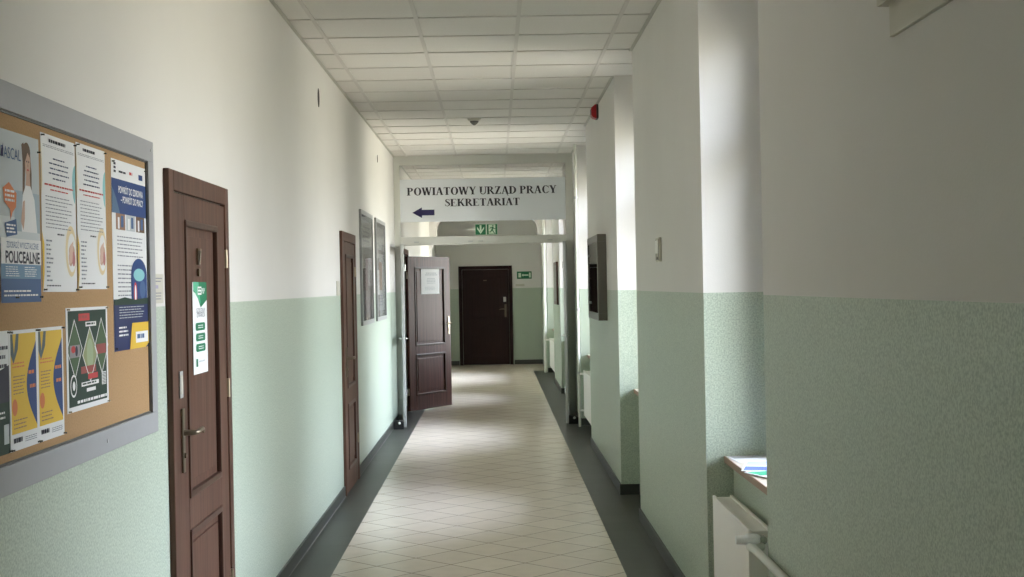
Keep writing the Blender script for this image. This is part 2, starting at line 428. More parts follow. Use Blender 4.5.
# ---- windows in the niches, with sills
for i, (a, c_) in enumerate(NICHES):
    o = empty('window_%d' % (i + 1), (XG, (a + c_) / 2, SILL_Z), 0, kind='structure')
    h = 2.02; hw = (c_ - a) / 2 - MARG[i] - 0.002; q = MB(); wd = 0.07
    q.box(-0.035, 0.035, -hw, -hw + wd, 0, h, M['white']); q.box(-0.035, 0.035, hw - wd, hw, 0, h, M['white'])
    q.box(-0.035, 0.035, -hw + wd, hw - wd, 0, wd, M['white']); q.box(-0.035, 0.035, -hw + wd, hw - wd, h - wd, h, M['white'])
    q.box(-0.035, 0.035, -0.045, 0.045, wd, h - wd, M['white']); q.box(-0.03, 0.03, -hw + wd, hw - wd, 1.42, 1.50, M['white'])
    q.build('window_frame', o)
    q = MB(); q.box(-0.006, 0.006, -hw + wd, hw - wd, wd, h - wd, M['glass']); q.build('pane', o)
    q = MB(); q.tube([(-0.05, -0.02, 0.85), (-0.07, -0.02, 0.85), (-0.07, -0.02, 0.76)], 0.008, M['white'], 8); q.build('window_handle', o)
    q = MB(); q.box(1.04 - XG, 1.31 - XG, a - (a + c_) / 2 + 0.001, c_ - (a + c_) / 2 - 0.001, -0.028, 0.0, M['sill']); q.box(1.31 - XG, 0.055, -hw, hw, -0.028, 0.0, M['sill'])
    q.box(1.036 - XG, 1.04 - XG, a - (a + c_) / 2 + 0.001, c_ - (a + c_) / 2 - 0.001, -0.03, 0.0, M['silledge'])
    q.build('window_sill', o)

# ================================================================= DOORS
def leaf_mesh(w, h, panels, t, mt, mtr, root, back=True):
    """stiles and rails around recessed panels, each panel with a raised moulding ring"""
    q = MB(); xs = (panels[0][0], panels[0][1])
    q.box(0, xs[0], -t, 0, 0, h, mt, 0.003); q.box(xs[1], w, -t, 0, 0, h, mt, 0.003)
    z = 0
    for p in sorted(panels, key=lambda p: p[2]): q.box(xs[0], xs[1], -t, 0, z, p[2], mt); z = p[3]
    q.box(xs[0], xs[1], -t, 0, z, h, mt)
    lf = q.build('leaf', root)
    for x0, x1, z0, z1 in panels:
        rc = 0.012 if back else 0
        q = MB(); q.box(x0, x1, -t + 0.012, -rc, z0, z1, mt)
        e_ = 0.055; q.box(x0 + e_, x1 - e_, -t + 0.005, -rc / 2, z0 + e_, z1 - e_, mt, 0.003); q.build('panel', lf)
        q = MB(); k = 0.022
        for yy0, yy1 in ((-t - 0.007, -t + 0.013), (-0.013, 0.007))[:2 if back else 1]:
            q.box(x0 - 0.004, x0 + k, yy0, yy1, z0, z1, mtr, 0.005); q.box(x1 - k, x1 + 0.004, yy0, yy1, z0, z1, mtr, 0.005)
            q.box(x0, x1, yy0, yy1, z0 - 0.004, z0 + k, mtr, 0.005); q.box(x0, x1, yy0, yy1, z1 - k, z1 + 0.004, mtr, 0.005)
        q.build('moulding', lf)
    return lf
def handle(parent, x, y, z, dirn, mt, ph=0.24):
    q = MB(); q.box(x - 0.02, x + 0.02, y - 0.009, y, z - ph * 0.62, z + ph * 0.38, mt, 0.004)
    q.tube([(x, y - 0.009, z - 0.085), (x, y - 0.016, z - 0.085)], 0.010, mt, 10)
    hp = q.build('handle_plate', parent)
    q = MB(); q.tube([(x, y - 0.006, z), (x, y - 0.045, z), (x + dirn * 0.012, y - 0.055, z), (x + dirn * 0.05, y - 0.057, z + 0.006), (x + dirn * 0.10, y - 0.056, z + 0.004), (x + dirn * 0.13, y - 0.052, z - 0.010)],
           [0.012, 0.010, 0.0095, 0.009, 0.0085, 0.006], mt, 10); q.build('lever', hp)
    return hp
def casing(root, w, h, cw, cd, mt, depth=0.0):
    q = MB()
    q.box(-cw, 0, -cd, depth, 0, h + cw, mt, 0.004); q.box(w, w + cw, -cd, depth, 0, h + cw, mt, 0.004); q.box(0, w, -cd, depth, h, h + cw, mt, 0.004)
    return q.build('door_frame', root)


def hinge(root, x, y, z):
    q = MB(); q.tube([(x, y, z - 0.04), (x, y, z + 0.04)], 0.008, M['brass'], 8); q.box(x - 0.012, x + 0.012, y + 0.004, y + 0.008, z - 0.04, z + 0.04, M['brass']); return q.build('hinge', root)

# nearest door on the left
DA = empty('door_1', (XL, 5.06, 0), PI / 2, kind='structure')
casing(DA, 0.955, 1.975, 0.075, 0.022, M['wood'])
q = MB(); q.box(0, 0.955, -0.001, 0, 0, 1.975, M['dark']); q.build('rebate_shade', DA)  # dark sheet stands in for the shade in the gap round the leaf
LA = leaf_mesh(0.943, 1.962, [(0.175, 0.775, 0.812, 1.865), (0.175, 0.775, 0.17, 0.685)], 0.020, M['wood'], M['woodtrim'], DA, False)
LA.location = (0.006, 0.003, 0.006)
handle(LA, 0.070, -0.020, 1.070, 1, M['bronze'])
q = MB(); q.box(0.030, 0.080, -0.026, -0.020, 1.20, 1.30, M['steel'], 0.002); q.box(0.040, 0.070, -0.0275, -0.026, 1.215, 1.285, M['beigeplastic']); tag(q.build('card_holder', LA), 'small steel plate above the handle')
for z in (1.74, 1.18, 0.35): hinge(DA, 0.952, -0.022, z)
q = MB()                                            # small raised numerals and a plate under them
q.box(0.385, 0.395, -0.0265, -0.018, 1.70, 1.765, M['bronze']); q.box(0.405, 0.45, -0.0265, -0.018, 1.755, 1.765, M['bronze'])
q.tube([(0.443, -0.022, 1.757), (0.418, -0.022, 1.70)], 0.005, M['bronze'], 6)
q.box(0.395, 0.43, -0.0255, -0.018, 1.655, 1.685, M['bronze'], 0.002); q.build('door_number', LA)
# second door on the left
DB = empty('door_2', (XL, 10.69, 0), PI / 2, kind='structure')
casing(DB, 0.88, 1.975, 0.075, 0.022, M['wood'])
q = MB(); q.box(0, 0.88, -0.001, 0, 0, 1.975, M['dark']); q.build('rebate_shade', DB)  # gap shade round this leaf, again as a dark sheet
LB = leaf_mesh(0.868, 1.962, [(0.16, 0.71, 0.812, 1.865), (0.16, 0.71, 0.17, 0.685)], 0.020, M['wood'], M['woodtrim'], DB, False)
LB.location = (0.006, 0.003, 0.006)
handle(LB, 0.08, -0.020, 1.05, 1, M['bronze'])
for z in (1.74, 0.35): hinge(DB, 0.877, -0.022, z)
# door standing open beyond the partition
DC = empty('door_3', (XL, OY0, 0), PI / 2, kind='structure')
casing(DC, OY1 - OY0, OZ, 0.07, 0.022, M['redwood'])
LC = leaf_mesh(1.01, 1.99, [(0.15, 0.87, 0.83, 1.85), (0.15, 0.87, 0.19, 0.72)], 0.040, M['redwood'], M['woodtrim'], DC)
LC.location = (0.0, -0.045, 0.012); LC.rotation_euler = (0, 0, -math.radians(30))
handle(LC, 0.955, -0.040, 1.10, -1, M['brass']); 
q = MB(); q.tube([(0.955, 0, 1.10), (0.955, 0.05, 1.10), (0.86, 0.055, 1.10)], 0.009, M['brass'], 8); q.box(0.935, 0.975, 0.0, 0.008, 0.97, 1.2, M['brass']); q.build('handle_plate', LC)
q = MB(); q.tube([(0, -0.02, 0.2), (0, -0.02, 0.29)], 0.012, M['brass'], 8); q.tube([(0, -0.02, 1.7), (0, -0.02, 1.79)], 0.012, M['brass'], 8); q.build('hinge', LC)
# dark door in the end wall
DD = empty('door_4', (-0.74, YE, 0), 0, kind='structure')
casing(DD, 0.95, 1.94, 0.07, 0.04, M['darkwood'])
for ch in DD.children: ch.location = (0.07, 0, 0)
LD = leaf_mesh(0.94, 1.93, [(0.16, 0.78, 0.93, 1.78), (0.16, 0.78, 0.15, 0.78)], 0.026, M['darkwood'], M['darkwood'], DD, False)
LD.location = (0.075, 0, 0.006)
handle(LD, 0.87, -0.026, 1.12, -1, M['bronze'], 0.26)
q = MB(); q.box(0.83, 0.885, -0.034, -0.026, 1.27, 1.37, M['white'], 0.003); tag(q.build('lock_reader', LD), 'small white plate above the handle')
q = MB(); q.box(0.43, 0.50, -0.031, -0.026, 1.70, 1.72, M['bronze']); q.build('number_plate', LD)

# ================================================================= GLAZED PARTITION (door_5 with fixed fanlight)
YP = 16.55
PT = empty('glazed_partition', ((XL + XR) / 2, YP, 0), 0, 'pale metal glazed partition with fanlight spanning the corridor', 'partition')
cx0 = (XL + XR) / 2
def pbox(name, parts, mt, parent=PT):
    q = MB()
    for p in parts: q.box(p[0] - cx0, p[1] - cx0, p[2], p[3], p[4], p[5], mt, 0.003)
    return q.build(name, parent)
PXL, PXR = -1.120, 0.870
pbox('outer_frame', [(XL, PXL, -0.035, 0.035, 0, ZC - 0.001), (PXR, XR, -0.035, 0.035, 0, ZC - 0.001), (PXL, PXR, -0.035, 0.035, 3.065, ZC - 0.001)], M['alu'])
pbox('transom_bar', [(PXL, PXR, -0.045, 0.045, 2.125, 2.205)], M['alu'])
pbox('door_jamb', [(PXL, PXL + 0.03, -0.05, 0.03, 0, 2.125), (PXR - 0.03, PXR, -0.05, 0.03, 0, 2.125), (PXL + 0.03, PXR - 0.03, -0.05, 0.03, 2.105, 2.125)], M['alu'])
q = MB(); q.box(PXL - cx0, PXR - cx0, -0.004, 0.004, 2.205, 3.065, M['glass']); q.build('fanlight_pane', PT)
for x in (-0.93, -0.28, -0.16, 0.67): q = MB(); q.box(x - cx0 - 0.03, x - cx0 + 0.03, -0.052, -0.045, 2.135, 2.150, M['steel'], 0.003); q.build('fixing_clip', PT)
def glazed_leaf(hx, nx, ny, side):
    """one aluminium door leaf swung open towards the camera"""
    a = Vector((hx - cx0, -0.05, 0)); b = Vector((nx - cx0, ny - YP, 0)); L = (b - a).length; ang = math.atan2(b.y - a.y, b.x - a.x)
    q = MB(); t = 0.017; s_ = 0.055
    q.box(0, s_, -t, t, 0.012, 2.10, M['steel'], 0.004); q.box(L - s_, L, -t, t, 0.012, 2.10, M['steel'], 0.004)
    q.box(s_, L - s_, -t, t, 0.012, 0.16, M['steel']); q.box(s_, L - s_, -t, t, 2.02, 2.10, M['steel']); q.box(s_, L - s_, -t, t, 0.98, 1.05, M['steel'])
    o = q.build('door_leaf', PT); o.location = a; o.rotation_euler = (0, 0, ang)
    q = MB(); q.box(s_, L - s_, -0.004, 0.004, 0.16, 0.98, M['glass']); q.box(s_, L - s_, -0.004, 0.004, 1.05, 2.02, M['glass']); q.build('pane', o)
    q = MB()
    for sg in (-1, 1): q.tube([(L - 0.03, sg * t, 1.02), (L - 0.03, sg * 0.045, 1.02), (L - 0.10, sg * 0.05, 1.02), (L - 0.13, sg * 0.045, 1.015)], 0.007, M['chrome'], 8)
    q.build('pull_handle', o)
    q = MB(); q.tube([(0.0, side * 0.028, 0.3), (0.0, side * 0.028, 0.38)], 0.010, M['chrome'], 8); q.tube([(0.0, side * 0.028, 1.8), (0.0, side * 0.028, 1.88)], 0.010, M['chrome'], 8); q.build('hinge', o)
    return o
glazed_leaf(PXL + 0.018, -1.052, 15.66, 1)
glazed_leaf(PXR - 0.020, 0.800, 15.75, -1)
q = MB(); q.box(0.835 - cx0, 0.862 - cx0, -0.09, -0.052, 1.98, 2.09, M['graphite'], 0.004); q.build('closer_bracket', PT)
# rubber stops on the floor beside the partition feet
def stop(x, y, lab, first):
    q = MB(); q.prism([(-0.055, 0), (0.055, 0), (0.055, 0.07), (0.03, 0.095), (-0.045, 0.095), (-0.055, 0.08)], 'y', -0.04, 0.04, M['black'])
    o = q.build('door_stop'); o.location = (x, y, 0)
    q = MB(); q.tube([(0.01, -0.056, 0.072), (0.01, -0.052, 0.072), (0.01, -0.04, 0.072)], [0.010, 0.016, 0.012], M['white'], 10); tag(q.build('buffer', o), 'white round buffer')
    return tag(o, lab, 'door stop')
stop(-1.118, 15.60, 'black rubber door stop with white buffer by the left wall', True)
stop(0.872, 15.82, 'black rubber door stop with white buffer by the right wall', False)

# ---- direction sign over the door
class Serif:
    """narrow bold Roman capitals drawn as strokes; cap height 1"""
    K, k, sf = 0.20, 0.085, 0.06
    def __init__(s): s.P = []
    def q(s, *p): s.P.append(list(p))
    def stem(s, x, w=None, y0=0, y1=1, foot=True, head=True):
        w = w or s.K; s.q((x - w / 2, y0), (x + w / 2, y0), (x + w / 2, y1), (x - w / 2, y1)); e = w / 2 + 0.075
        if foot: s.q((x - e, y0), (x + e, y0), (x + e, y0 + s.sf), (x - e, y0 + s.sf))
        if head: s.q((x - e, y1 - s.sf), (x + e, y1 - s.sf), (x + e, y1), (x - e, y1))
    def diag(s, xa, ya, xb, yb, w): s.q((xa - w / 2, ya), (xa + w / 2, ya), (xb + w / 2, yb), (xb - w / 2, yb))
    def ser(s, x, y, e=0.13): s.q((x - e, y), (x + e, y), (x + e, y + s.sf), (x - e, y + s.sf))
    def arc(s, cx, cy, rx, ry, a0, a1, thick, thin, n=18):
        """elliptic stroke, thick where it runs upright"""
        o = []; i = []
        for j in range(n + 1):
            a = a0 + (a1 - a0) * j / n; c, d_ = math.cos(a), math.sin(a)
            o.append((cx + rx * c, cy + ry * d_)); i.append((cx + (rx - thick) * c, cy + (ry - thin) * d_))
        for j in range(n): s.q(o[j], o[j + 1], i[j + 1], i[j])
    def path(s, pts, ws):
        n = len(pts); L = []; R_ = []
        for j in range(n):
            a = Vector(pts[max(0, j - 1)]); b = Vector(pts[min(n - 1, j + 1)]); t = (b - a).normalized(); q = Vector((-t.y, t.x)) * ws[j] / 2; p = Vector(pts[j])
            L.append(tuple(p + q)); R_.append(tuple(p - q))
        for j in range(n - 1): s.q(L[j], L[j + 1], R_[j + 1], R_[j])
    def glyph(s, ch):
        s.P = []; K, k = s.K, s.k
        if ch in 'PRD':
            s.stem(0.17); 
            if ch == 'D': s.arc(0.26, 0.5, 0.47, 0.5, -PI / 2, PI / 2, K, s.sf); s.q((0.17, 0), (0.3, 0), (0.3, s.sf), (0.17, s.sf)); s.q((0.17, 1 - s.sf), (0.3, 1 - s.sf), (0.3, 1), (0.17, 1)); w = 0.77
            else:
                s.arc(0.30, 0.745, 0.32, 0.255, -PI / 2, PI / 2, K * 0.95, s.sf); s.q((0.2, 0.49), (0.31, 0.49), (0.31, 0.535), (0.2, 0.535)); s.q((0.2, 1 - s.sf), (0.31, 1 - s.sf), (0.31, 1), (0.2, 1)); w = 0.67
            if ch == 'R': s.diag(0.68, 0, 0.38, 0.5, 0.2); s.q((0.6, 0), (0.82, 0), (0.82, s.sf), (0.6, s.sf)); w = 0.78
        elif ch == 'O': s.arc(0.41, 0.5, 0.37, 0.52, 0, 2 * PI, K, s.sf, 32); w = 0.82
        elif ch == 'C':
            s.arc(0.41, 0.5, 0.37, 0.52, 0.75, 2 * PI - 0.75, K, s.sf, 26); s.q((0.66, 0.68), (0.70, 0.68), (0.70, 1.0), (0.66, 0.9)); s.path([(0.66, 0.14), (0.72, 0.25)], [0.06, 0.03]); w = 0.75
        elif ch == 'W': s.diag(0.33, 0, 0.12, 1, K); s.diag(0.33, 0, 0.50, 1, k); s.diag(0.72, 0, 0.50, 1, K); s.diag(0.72, 0, 0.92, 1, k); s.ser(0.12, 0.955, 0.14); s.ser(0.5, 0.955, 0.14); s.ser(0.92, 0.955, 0.1); w = 1.04
        elif ch == 'I': s.stem(0.18); w = 0.36
        elif ch in 'AĄ':
            s.diag(0.12, 0, 0.36, 1, k); s.diag(0.62, 0, 0.38, 1, 0.2); s.q((0.2, 0.32), (0.56, 0.32), (0.56, 0.37), (0.2, 0.37)); s.ser(0.12, 0, 0.11); s.ser(0.62, 0, 0.15); w = 0.78
            if ch == 'Ą': s.path([(0.68, 0.01), (0.61, -0.08), (0.61, -0.17), (0.68, -0.21), (0.75, -0.19)], [0.05, 0.07, 0.08, 0.06, 0.03])
        elif ch == 'T': s.stem(0.35, head=False); s.q((0.04, 1 - s.sf), (0.66, 1 - s.sf), (0.66, 1), (0.04, 1)); s.q((0.03, 0.74), (0.055, 0.74), (0.12, 0.96), (0.04, 0.96)); s.q((0.645, 0.74), (0.67, 0.74), (0.66, 0.96), (0.58, 0.96)); w = 0.7
        elif ch == 'Y': s.stem(0.38, y1=0.48, head=False); s.diag(0.38, 0.42, 0.15, 1, K * 1.05); s.diag(0.40, 0.42, 0.62, 1, k); s.ser(0.15, 0.955, 0.14); s.ser(0.62, 0.955, 0.1); w = 0.74
        elif ch == 'U': s.stem(0.17, y0=0.3, foot=False); s.stem(0.64, w=k, y0=0.3, foot=False); s.arc(0.3755, 0.32, 0.291, 0.34, PI, 2 * PI, 0.11, 0.08); w = 0.76
        elif ch == 'Z': s.q((0.06, 1 - s.sf), (0.6, 1 - s.sf), (0.6, 1), (0.06, 1)); s.q((0.04, 0), (0.62, 0), (0.62, s.sf), (0.04, s.sf)); s.diag(0.15, 0.02, 0.50, 0.98, 0.2); s.q((0.05, 0.76), (0.08, 0.76), (0.16, 0.97), (0.06, 0.97)); s.q((0.61, 0), (0.64, 0.27), (0.6, 0.27), (0.5, 0.03)); w = 0.67
        elif ch == 'S':
            s.path([(0.50, 0.76), (0.44, 0.90), (0.31, 0.965), (0.18, 0.90), (0.14, 0.77), (0.20, 0.65), (0.34, 0.54), (0.47, 0.42), (0.51, 0.27), (0.45, 0.11), (0.30, 0.03), (0.16, 0.09), (0.08, 0.27)],
                   [0.03, 0.05, 0.07, 0.11, 0.14, 0.17, 0.19, 0.17, 0.14, 0.11, 0.07, 0.05, 0.03])
            s.q((0.48, 0.7), (0.51, 0.7), (0.51, 1.0), (0.47, 0.9)); s.q((0.07, 0.0), (0.11, 0.12), (0.1, 0.33), (0.07, 0.33)); w = 0.6
        elif ch in 'E': s.stem(0.17); s.q((0.17, 0), (0.62, 0), (0.62, s.sf), (0.17, s.sf)); s.q((0.17, 1 - s.sf), (0.59, 1 - s.sf), (0.59, 1), (0.17, 1)); s.q((0.2, 0.48), (0.43, 0.48), (0.43, 0.53), (0.2, 0.53)); s.q((0.41, 0.37), (0.44, 0.37), (0.44, 0.64), (0.41, 0.64)); s.q((0.57, 0), (0.62, 0), (0.65, 0.27), (0.62, 0.27)); s.q((0.54, 0.97), (0.59, 0.97), (0.61, 0.76), (0.58, 0.76)); w = 0.69
        elif ch == 'K': s.stem(0.17); s.diag(0.27, 0.42, 0.60, 1, k * 1.3); s.diag(0.66, 0, 0.36, 0.60, 0.2); s.ser(0.62, 0.955, 0.12); s.ser(0.67, 0, 0.14); w = 0.80
        else: w = 0.3
        return s.P, w
    def line(s, mb, txt, x0, x1, z0, z1, y, mt):
        gl = [s.glyph(c_) for c_ in txt]; tot = sum(g_[1] for g_ in gl); kx = (x1 - x0) / tot; kz = z1 - z0; x = x0
        for ps, w_ in gl:
            for p in ps: mb.add([(x + a * kx, y, z0 + b * kz) for a, b in p], [tuple(range(len(p)))], mt)
            x += w_ * kx
SG = empty('direction_sign', (PXL, YP - 0.012, 2.385), 0, 'wide grey sign with navy capitals and left arrow over the glazed door', 'sign')
q = MB(); q.box(0.002, 1.986, -0.006, 0.006, 0, 0.512, M['signplate'], 0.0015); q.build('plate', SG)
q = MB(); fn = Serif()
fn.line(q, 'POWIATOWY URZĄD PRACY', -1.036 - PXL, 0.762 - PXL, 2.705 - 2.385, 2.797 - 2.385, -0.0072, M['ink'])
fn.line(q, 'SEKRETARIAT', -0.588 - PXL, 0.318 - PXL, 2.567 - 2.385, 2.655 - 2.385, -0.0072, M['ink']); q.build('lettering', SG)
q = MB(); ax, az = -0.975 - PXL, 2.497 - 2.385
q.add([(ax + a, -0.0072, az + b) for a, b in ((0, 0), (0.115, -0.064), (0.115, -0.034), (0.265, -0.034), (0.265, 0.034), (0.115, 0.034), (0.115, 0.064))], [tuple(range(7))], M['navy']); q.build('arrow', SG)
# ---- the two square safety signs under it
def safety(x0, lab, which):
    s_ = 0.132; o = empty('emergency_sign', (x0, YP - 0.006, 2.216), 0, lab, 'safety sign')
    q = MB(); q.box(0, s_, -0.003, 0.001, 0, s_, M['signmark']); q.box(0.004, s_ - 0.004, -0.0036, -0.003, 0.004, s_ - 0.004, M['signgreen']); q.build('panel', o)
    q = MB(); y = -0.0045
    def pl(p): q.add([(a * s_, y, b * s_) for a, b in p], [tuple(range(len(p)))], M['signmark' if which == 'arrow' or len(p) == 41 else 'signgreen'])
    if which == 'arrow':
        pl([(0.42, 0.90), (0.58, 0.90), (0.58, 0.38), (0.42, 0.38)]); pl([(0.18, 0.56), (0.50, 0.10), (0.50, 0.30), (0.18, 0.76)]); pl([(0.82, 0.56), (0.82, 0.76), (0.50, 0.30), (0.50, 0.10)])
    else:
        q.add([(a * s_, -0.0040, b * s_) for a, b in ((0.18, 0.1), (0.8, 0.1), (0.8, 0.94), (0.18, 0.94))], [(0, 1, 2, 3)], M['signmark'])
        pl([(0.58 + 0.06 * math.cos(t * PI / 6), 0.82 + 0.065 * math.sin(t * PI / 6)) for t in range(12)])
        pl([(0.50, 0.72), (0.63, 0.74), (0.56, 0.44), (0.43, 0.46)])                    # trunk
        pl([(0.50, 0.72), (0.32, 0.68), (0.26, 0.55), (0.31, 0.53), (0.36, 0.62), (0.52, 0.65)])
        pl([(0.60, 0.72), (0.70, 0.58), (0.82, 0.60), (0.82, 0.55), (0.67, 0.52), (0.56, 0.62)])
        pl([(0.44, 0.48), (0.56, 0.47), (0.47, 0.34), (0.36, 0.22), (0.16, 0.24), (0.16, 0.29), (0.33, 0.29)])
        pl([(0.47, 0.46), (0.57, 0.46), (0.66, 0.30), (0.76, 0.13), (0.70, 0.12), (0.58, 0.27)])
    q.build('pictogram', o); return o
safety(-0.226, 'green square sign with pale downward arrow above the glazed door', 'arrow')
safety(-0.088, 'green square sign with running figure above the glazed door', 'run')
q = MB(); q.box(-0.318, -0.2265, YP - 0.012, YP - 0.004, 2.277, 2.291, M['white'], 0.002); tag(q.build('bright_strip'), 'short white strip left of the green arrow sign', 'strip')  # white strip added in place of a bright lit gap

# ================================================================= LEFT WALL THINGS
BY0, BZ0, BZ1, BY1 = 2.72, 1.125, 2.115, 4.738
NB = empty('notice_board', (XL, BY0, BZ0), PI / 2, 'large cork notice board with wide grey frame on the left wall', 'notice board')
W_, H_ = BY1 - BY0, BZ1 - BZ0
q = MB(); fw = 0.070
q.box(0, W_, -0.028, 0, 0, fw, M['boardframe'], 0.002); q.box(0, W_, -0.028, 0, H_ - fw, H_, M['boardframe'], 0.002)
q.box(0, fw, -0.028, 0, fw, H_ - fw, M['boardframe'], 0.002); q.box(W_ - fw, W_, -0.028, 0, fw, H_ - fw, M['boardframe'], 0.002)
q.build('frame', NB)
q = MB(); q.box(fw, W_ - fw, -0.017, -0.002, fw, H_ - fw, M['cork']); q.build('cork_panel', NB)
q = MB(); k = 0.006
q.box(fw, W_ - fw, -0.021, -0.017, fw, fw + k, M['graphite']); q.box(fw, W_ - fw, -0.021, -0.017, H_ - fw - k, H_ - fw, M['graphite']); q.box(W_ - fw - k, W_ - fw, -0.021, -0.017, fw, H_ - fw, M['graphite'])
q.build('inner_shadow_edge', NB)  # recessed edge coloured dark as the shadow line inside the frame
q = MB()
for x, z in ((W_ - 0.035, H_ - 0.03), (W_ - 0.62, 0.035), (0.03, 0.03), (0.03, H_ - 0.03)): q = MB(); q.tube([(x, -0.028, z), (x, -0.030, z)], 0.006, M['steel'], 10); q.build('screw_cap', NB)
PXX = XL + 0.0172
def poster(name, y0, y1, z0, z1, lab, cat, group, paint, paper=(0.78, 0.79, 0.80), tilt=0.0, off=0.0, pins=((0.03, 0.985), (0.97, 0.985), (0.03, 0.015), (0.97, 0.015)), pinmat='graphite'):
    y0, y1, z0, z1 = y0 * 1.0084, y1 * 1.0084, EYE + (z0 - EYE) * 1.0084, EYE + (z1 - EYE) * 1.0084
    w, h = y1 - y0, z1 - z0
    p = Print(w, h, 0.0008); p.sheet(ink('paper_%02d%02d%02d' % tuple(int(c_ * 99) for c_ in paper), paper, 0.5)); paint(p)
    o = p.build(name, recalc=False); o.location = (PXX + off, y0, z0); o.rotation_euler = (0, tilt, PI / 2)
    tag(o, lab, cat, group)
    for a, b in pins:
        q = MB(); q.tube([(a * w, -0.001, b * h), (a * w, -0.004, b * h), (a * w, -0.009, b * h)], [0.0027, 0.0016, 0.0027], M[pinmat], 8); q.build('pin', o)
    return o
GP = 'papers pinned on the cork board'
K_ = ink('near_black', (0.03, 0.03, 0.05)); NV = ink('deep_blue', (0.015, 0.025, 0.10)); RD = ink('red', (0.5, 0.05, 0.05)); TL = ink('teal', (0.25, 0.55, 0.58))
YL = ink('yellow', (0.72, 0.47, 0.05)); BL = ink('blue', (0.02, 0.055, 0.19)); WH = ink('white', (0.8, 0.8, 0.8)); GY = ink('text_grey', (0.22, 0.23, 0.27)); SK = ink('skin', (0.55, 0.36, 0.27)); HR = ink('hair', (0.14, 0.085, 0.05))
DG = ink('dark_green', (0.014, 0.04, 0.025)); CR = ink('cream', (0.72, 0.60, 0.33)); OR = ink('orange', (0.65, 0.2, 0.07)); LB_ = ink('light_blue', (0.33, 0.46, 0.60)); DN = ink('night_blue', (0.03, 0.05, 0.09)); PG = ink('pale_grey', (0.5, 0.54, 0.56)); FG = ink('fresh_green', (0.015, 0.17, 0.08))
MB2 = ink('mid_blue', (0.06, 0.12, 0.26)); BR = ink('brick', (0.30, 0.17, 0.11)); LG = ink('leaf_green', (0.06, 0.11, 0.05)); LY = ink('light_yellow', (0.75, 0.62, 0.38))
def p_school(p):
    p.rect(0, 1, 0.50, 1, PG); p.rect(0, 1, 0, 0.14, MB2); p.rect(0, 1, 0.14, 0.34, ink('slate_blue', (0.16, 0.28, 0.42))); p.rect(0.35, 1, 0.42, 0.66, ink('haze_blue', (0.36, 0.44, 0.50)))
    p.up(); p.poly([(0.55, 0.94), (0.575, 0.84), (0.555, 0.6), (0.54, 0.52), (0.63, 0.52), (0.62, 0.7), (0.65, 0.86), (0.64, 0.93), (0.6, 0.955)], HR)       # long hair
    p.poly([(0.70, 0.93), (0.77, 0.9), (0.80, 0.78), (0.79, 0.6), (0.73, 0.6), (0.7, 0.8)], HR); p.ell(0.68, 0.90, 0.095, 0.06, HR)
    p.up(); p.poly([(0.52, 0.50), (0.56, 0.64), (0.64, 0.70), (0.76, 0.70), (0.86, 0.62), (0.92, 0.42), (0.52, 0.42)], WH); p.poly([(0.64, 0.7), (0.76, 0.7), (0.75, 0.77), (0.66, 0.77)], SK)
    p.up(); p.ell(0.70, 0.83, 0.07, 0.085, SK); p.poly([(0.50, 0.48), (0.56, 0.60), (0.61, 0.61), (0.60, 0.50), (0.56, 0.43)], SK); p.poly([(0.63, 0.84), (0.64, 0.93), (0.72, 0.925), (0.76, 0.87), (0.70, 0.90)], HR)
    p.up(); p.ell(0.675, 0.845, 0.012, 0.006, K_); p.ell(0.725, 0.845, 0.012, 0.006, K_); p.ell(0.70, 0.795, 0.022, 0.006, RD); p.poly([(0.70, 0.84), (0.708, 0.815), (0.695, 0.815)], HR)
    p.text('PASCAL', 0.28, 0.865, 0.040, MB2, 0.0); p.poly([(0.02, 0.84), (0.10, 0.84), (0.10, 0.92)], NV)
    p.poly([(0.07, 0.66), (0.22, 0.70), (0.40, 0.64), (0.38, 0.56), (0.30, 0.53), (0.24, 0.48), (0.24, 0.54), (0.10, 0.58)], OR); p.poly([(0.10, 0.36 + 0.1), (0.38, 0.49), (0.40, 0.40), (0.14, 0.38)], MB2)
    p.up(); p.lines(0.12, 0.36, 0.58, 0.66, 3, WH, 0.5); p.lines(0.14, 0.36, 0.40, 0.46, 3, WH, 0.5)
    p.rect(0, 1, 0.225, 0.375, WH); p.up(); p.text('POLICEALNE', 0.53, 0.262, 0.040, K_, 0.028, 0.86); p.text('ZDOBĄDŹ WYKSZTAŁCENIE', 0.53, 0.335, 0.022, MB2, 0.0, 0.80)
    p.lines(0.10, 0.45, 0.15, 0.215, 5, WH, 0.35); p.lines(0.56, 0.92, 0.15, 0.215, 5, WH, 0.35); p.lines(0.05, 0.9, 0.03, 0.08, 2, WH, 0.4)
poster('school_poster', 3.255, 3.541, 1.582, 1.997, 'blue school poster with long-haired woman at the board left edge', 'poster', GP, p_school, (0.62, 0.66, 0.68), 0.0, 0.0012, ((0.97, 0.92), (0.97, 0.03), (0.35, 0.03)))
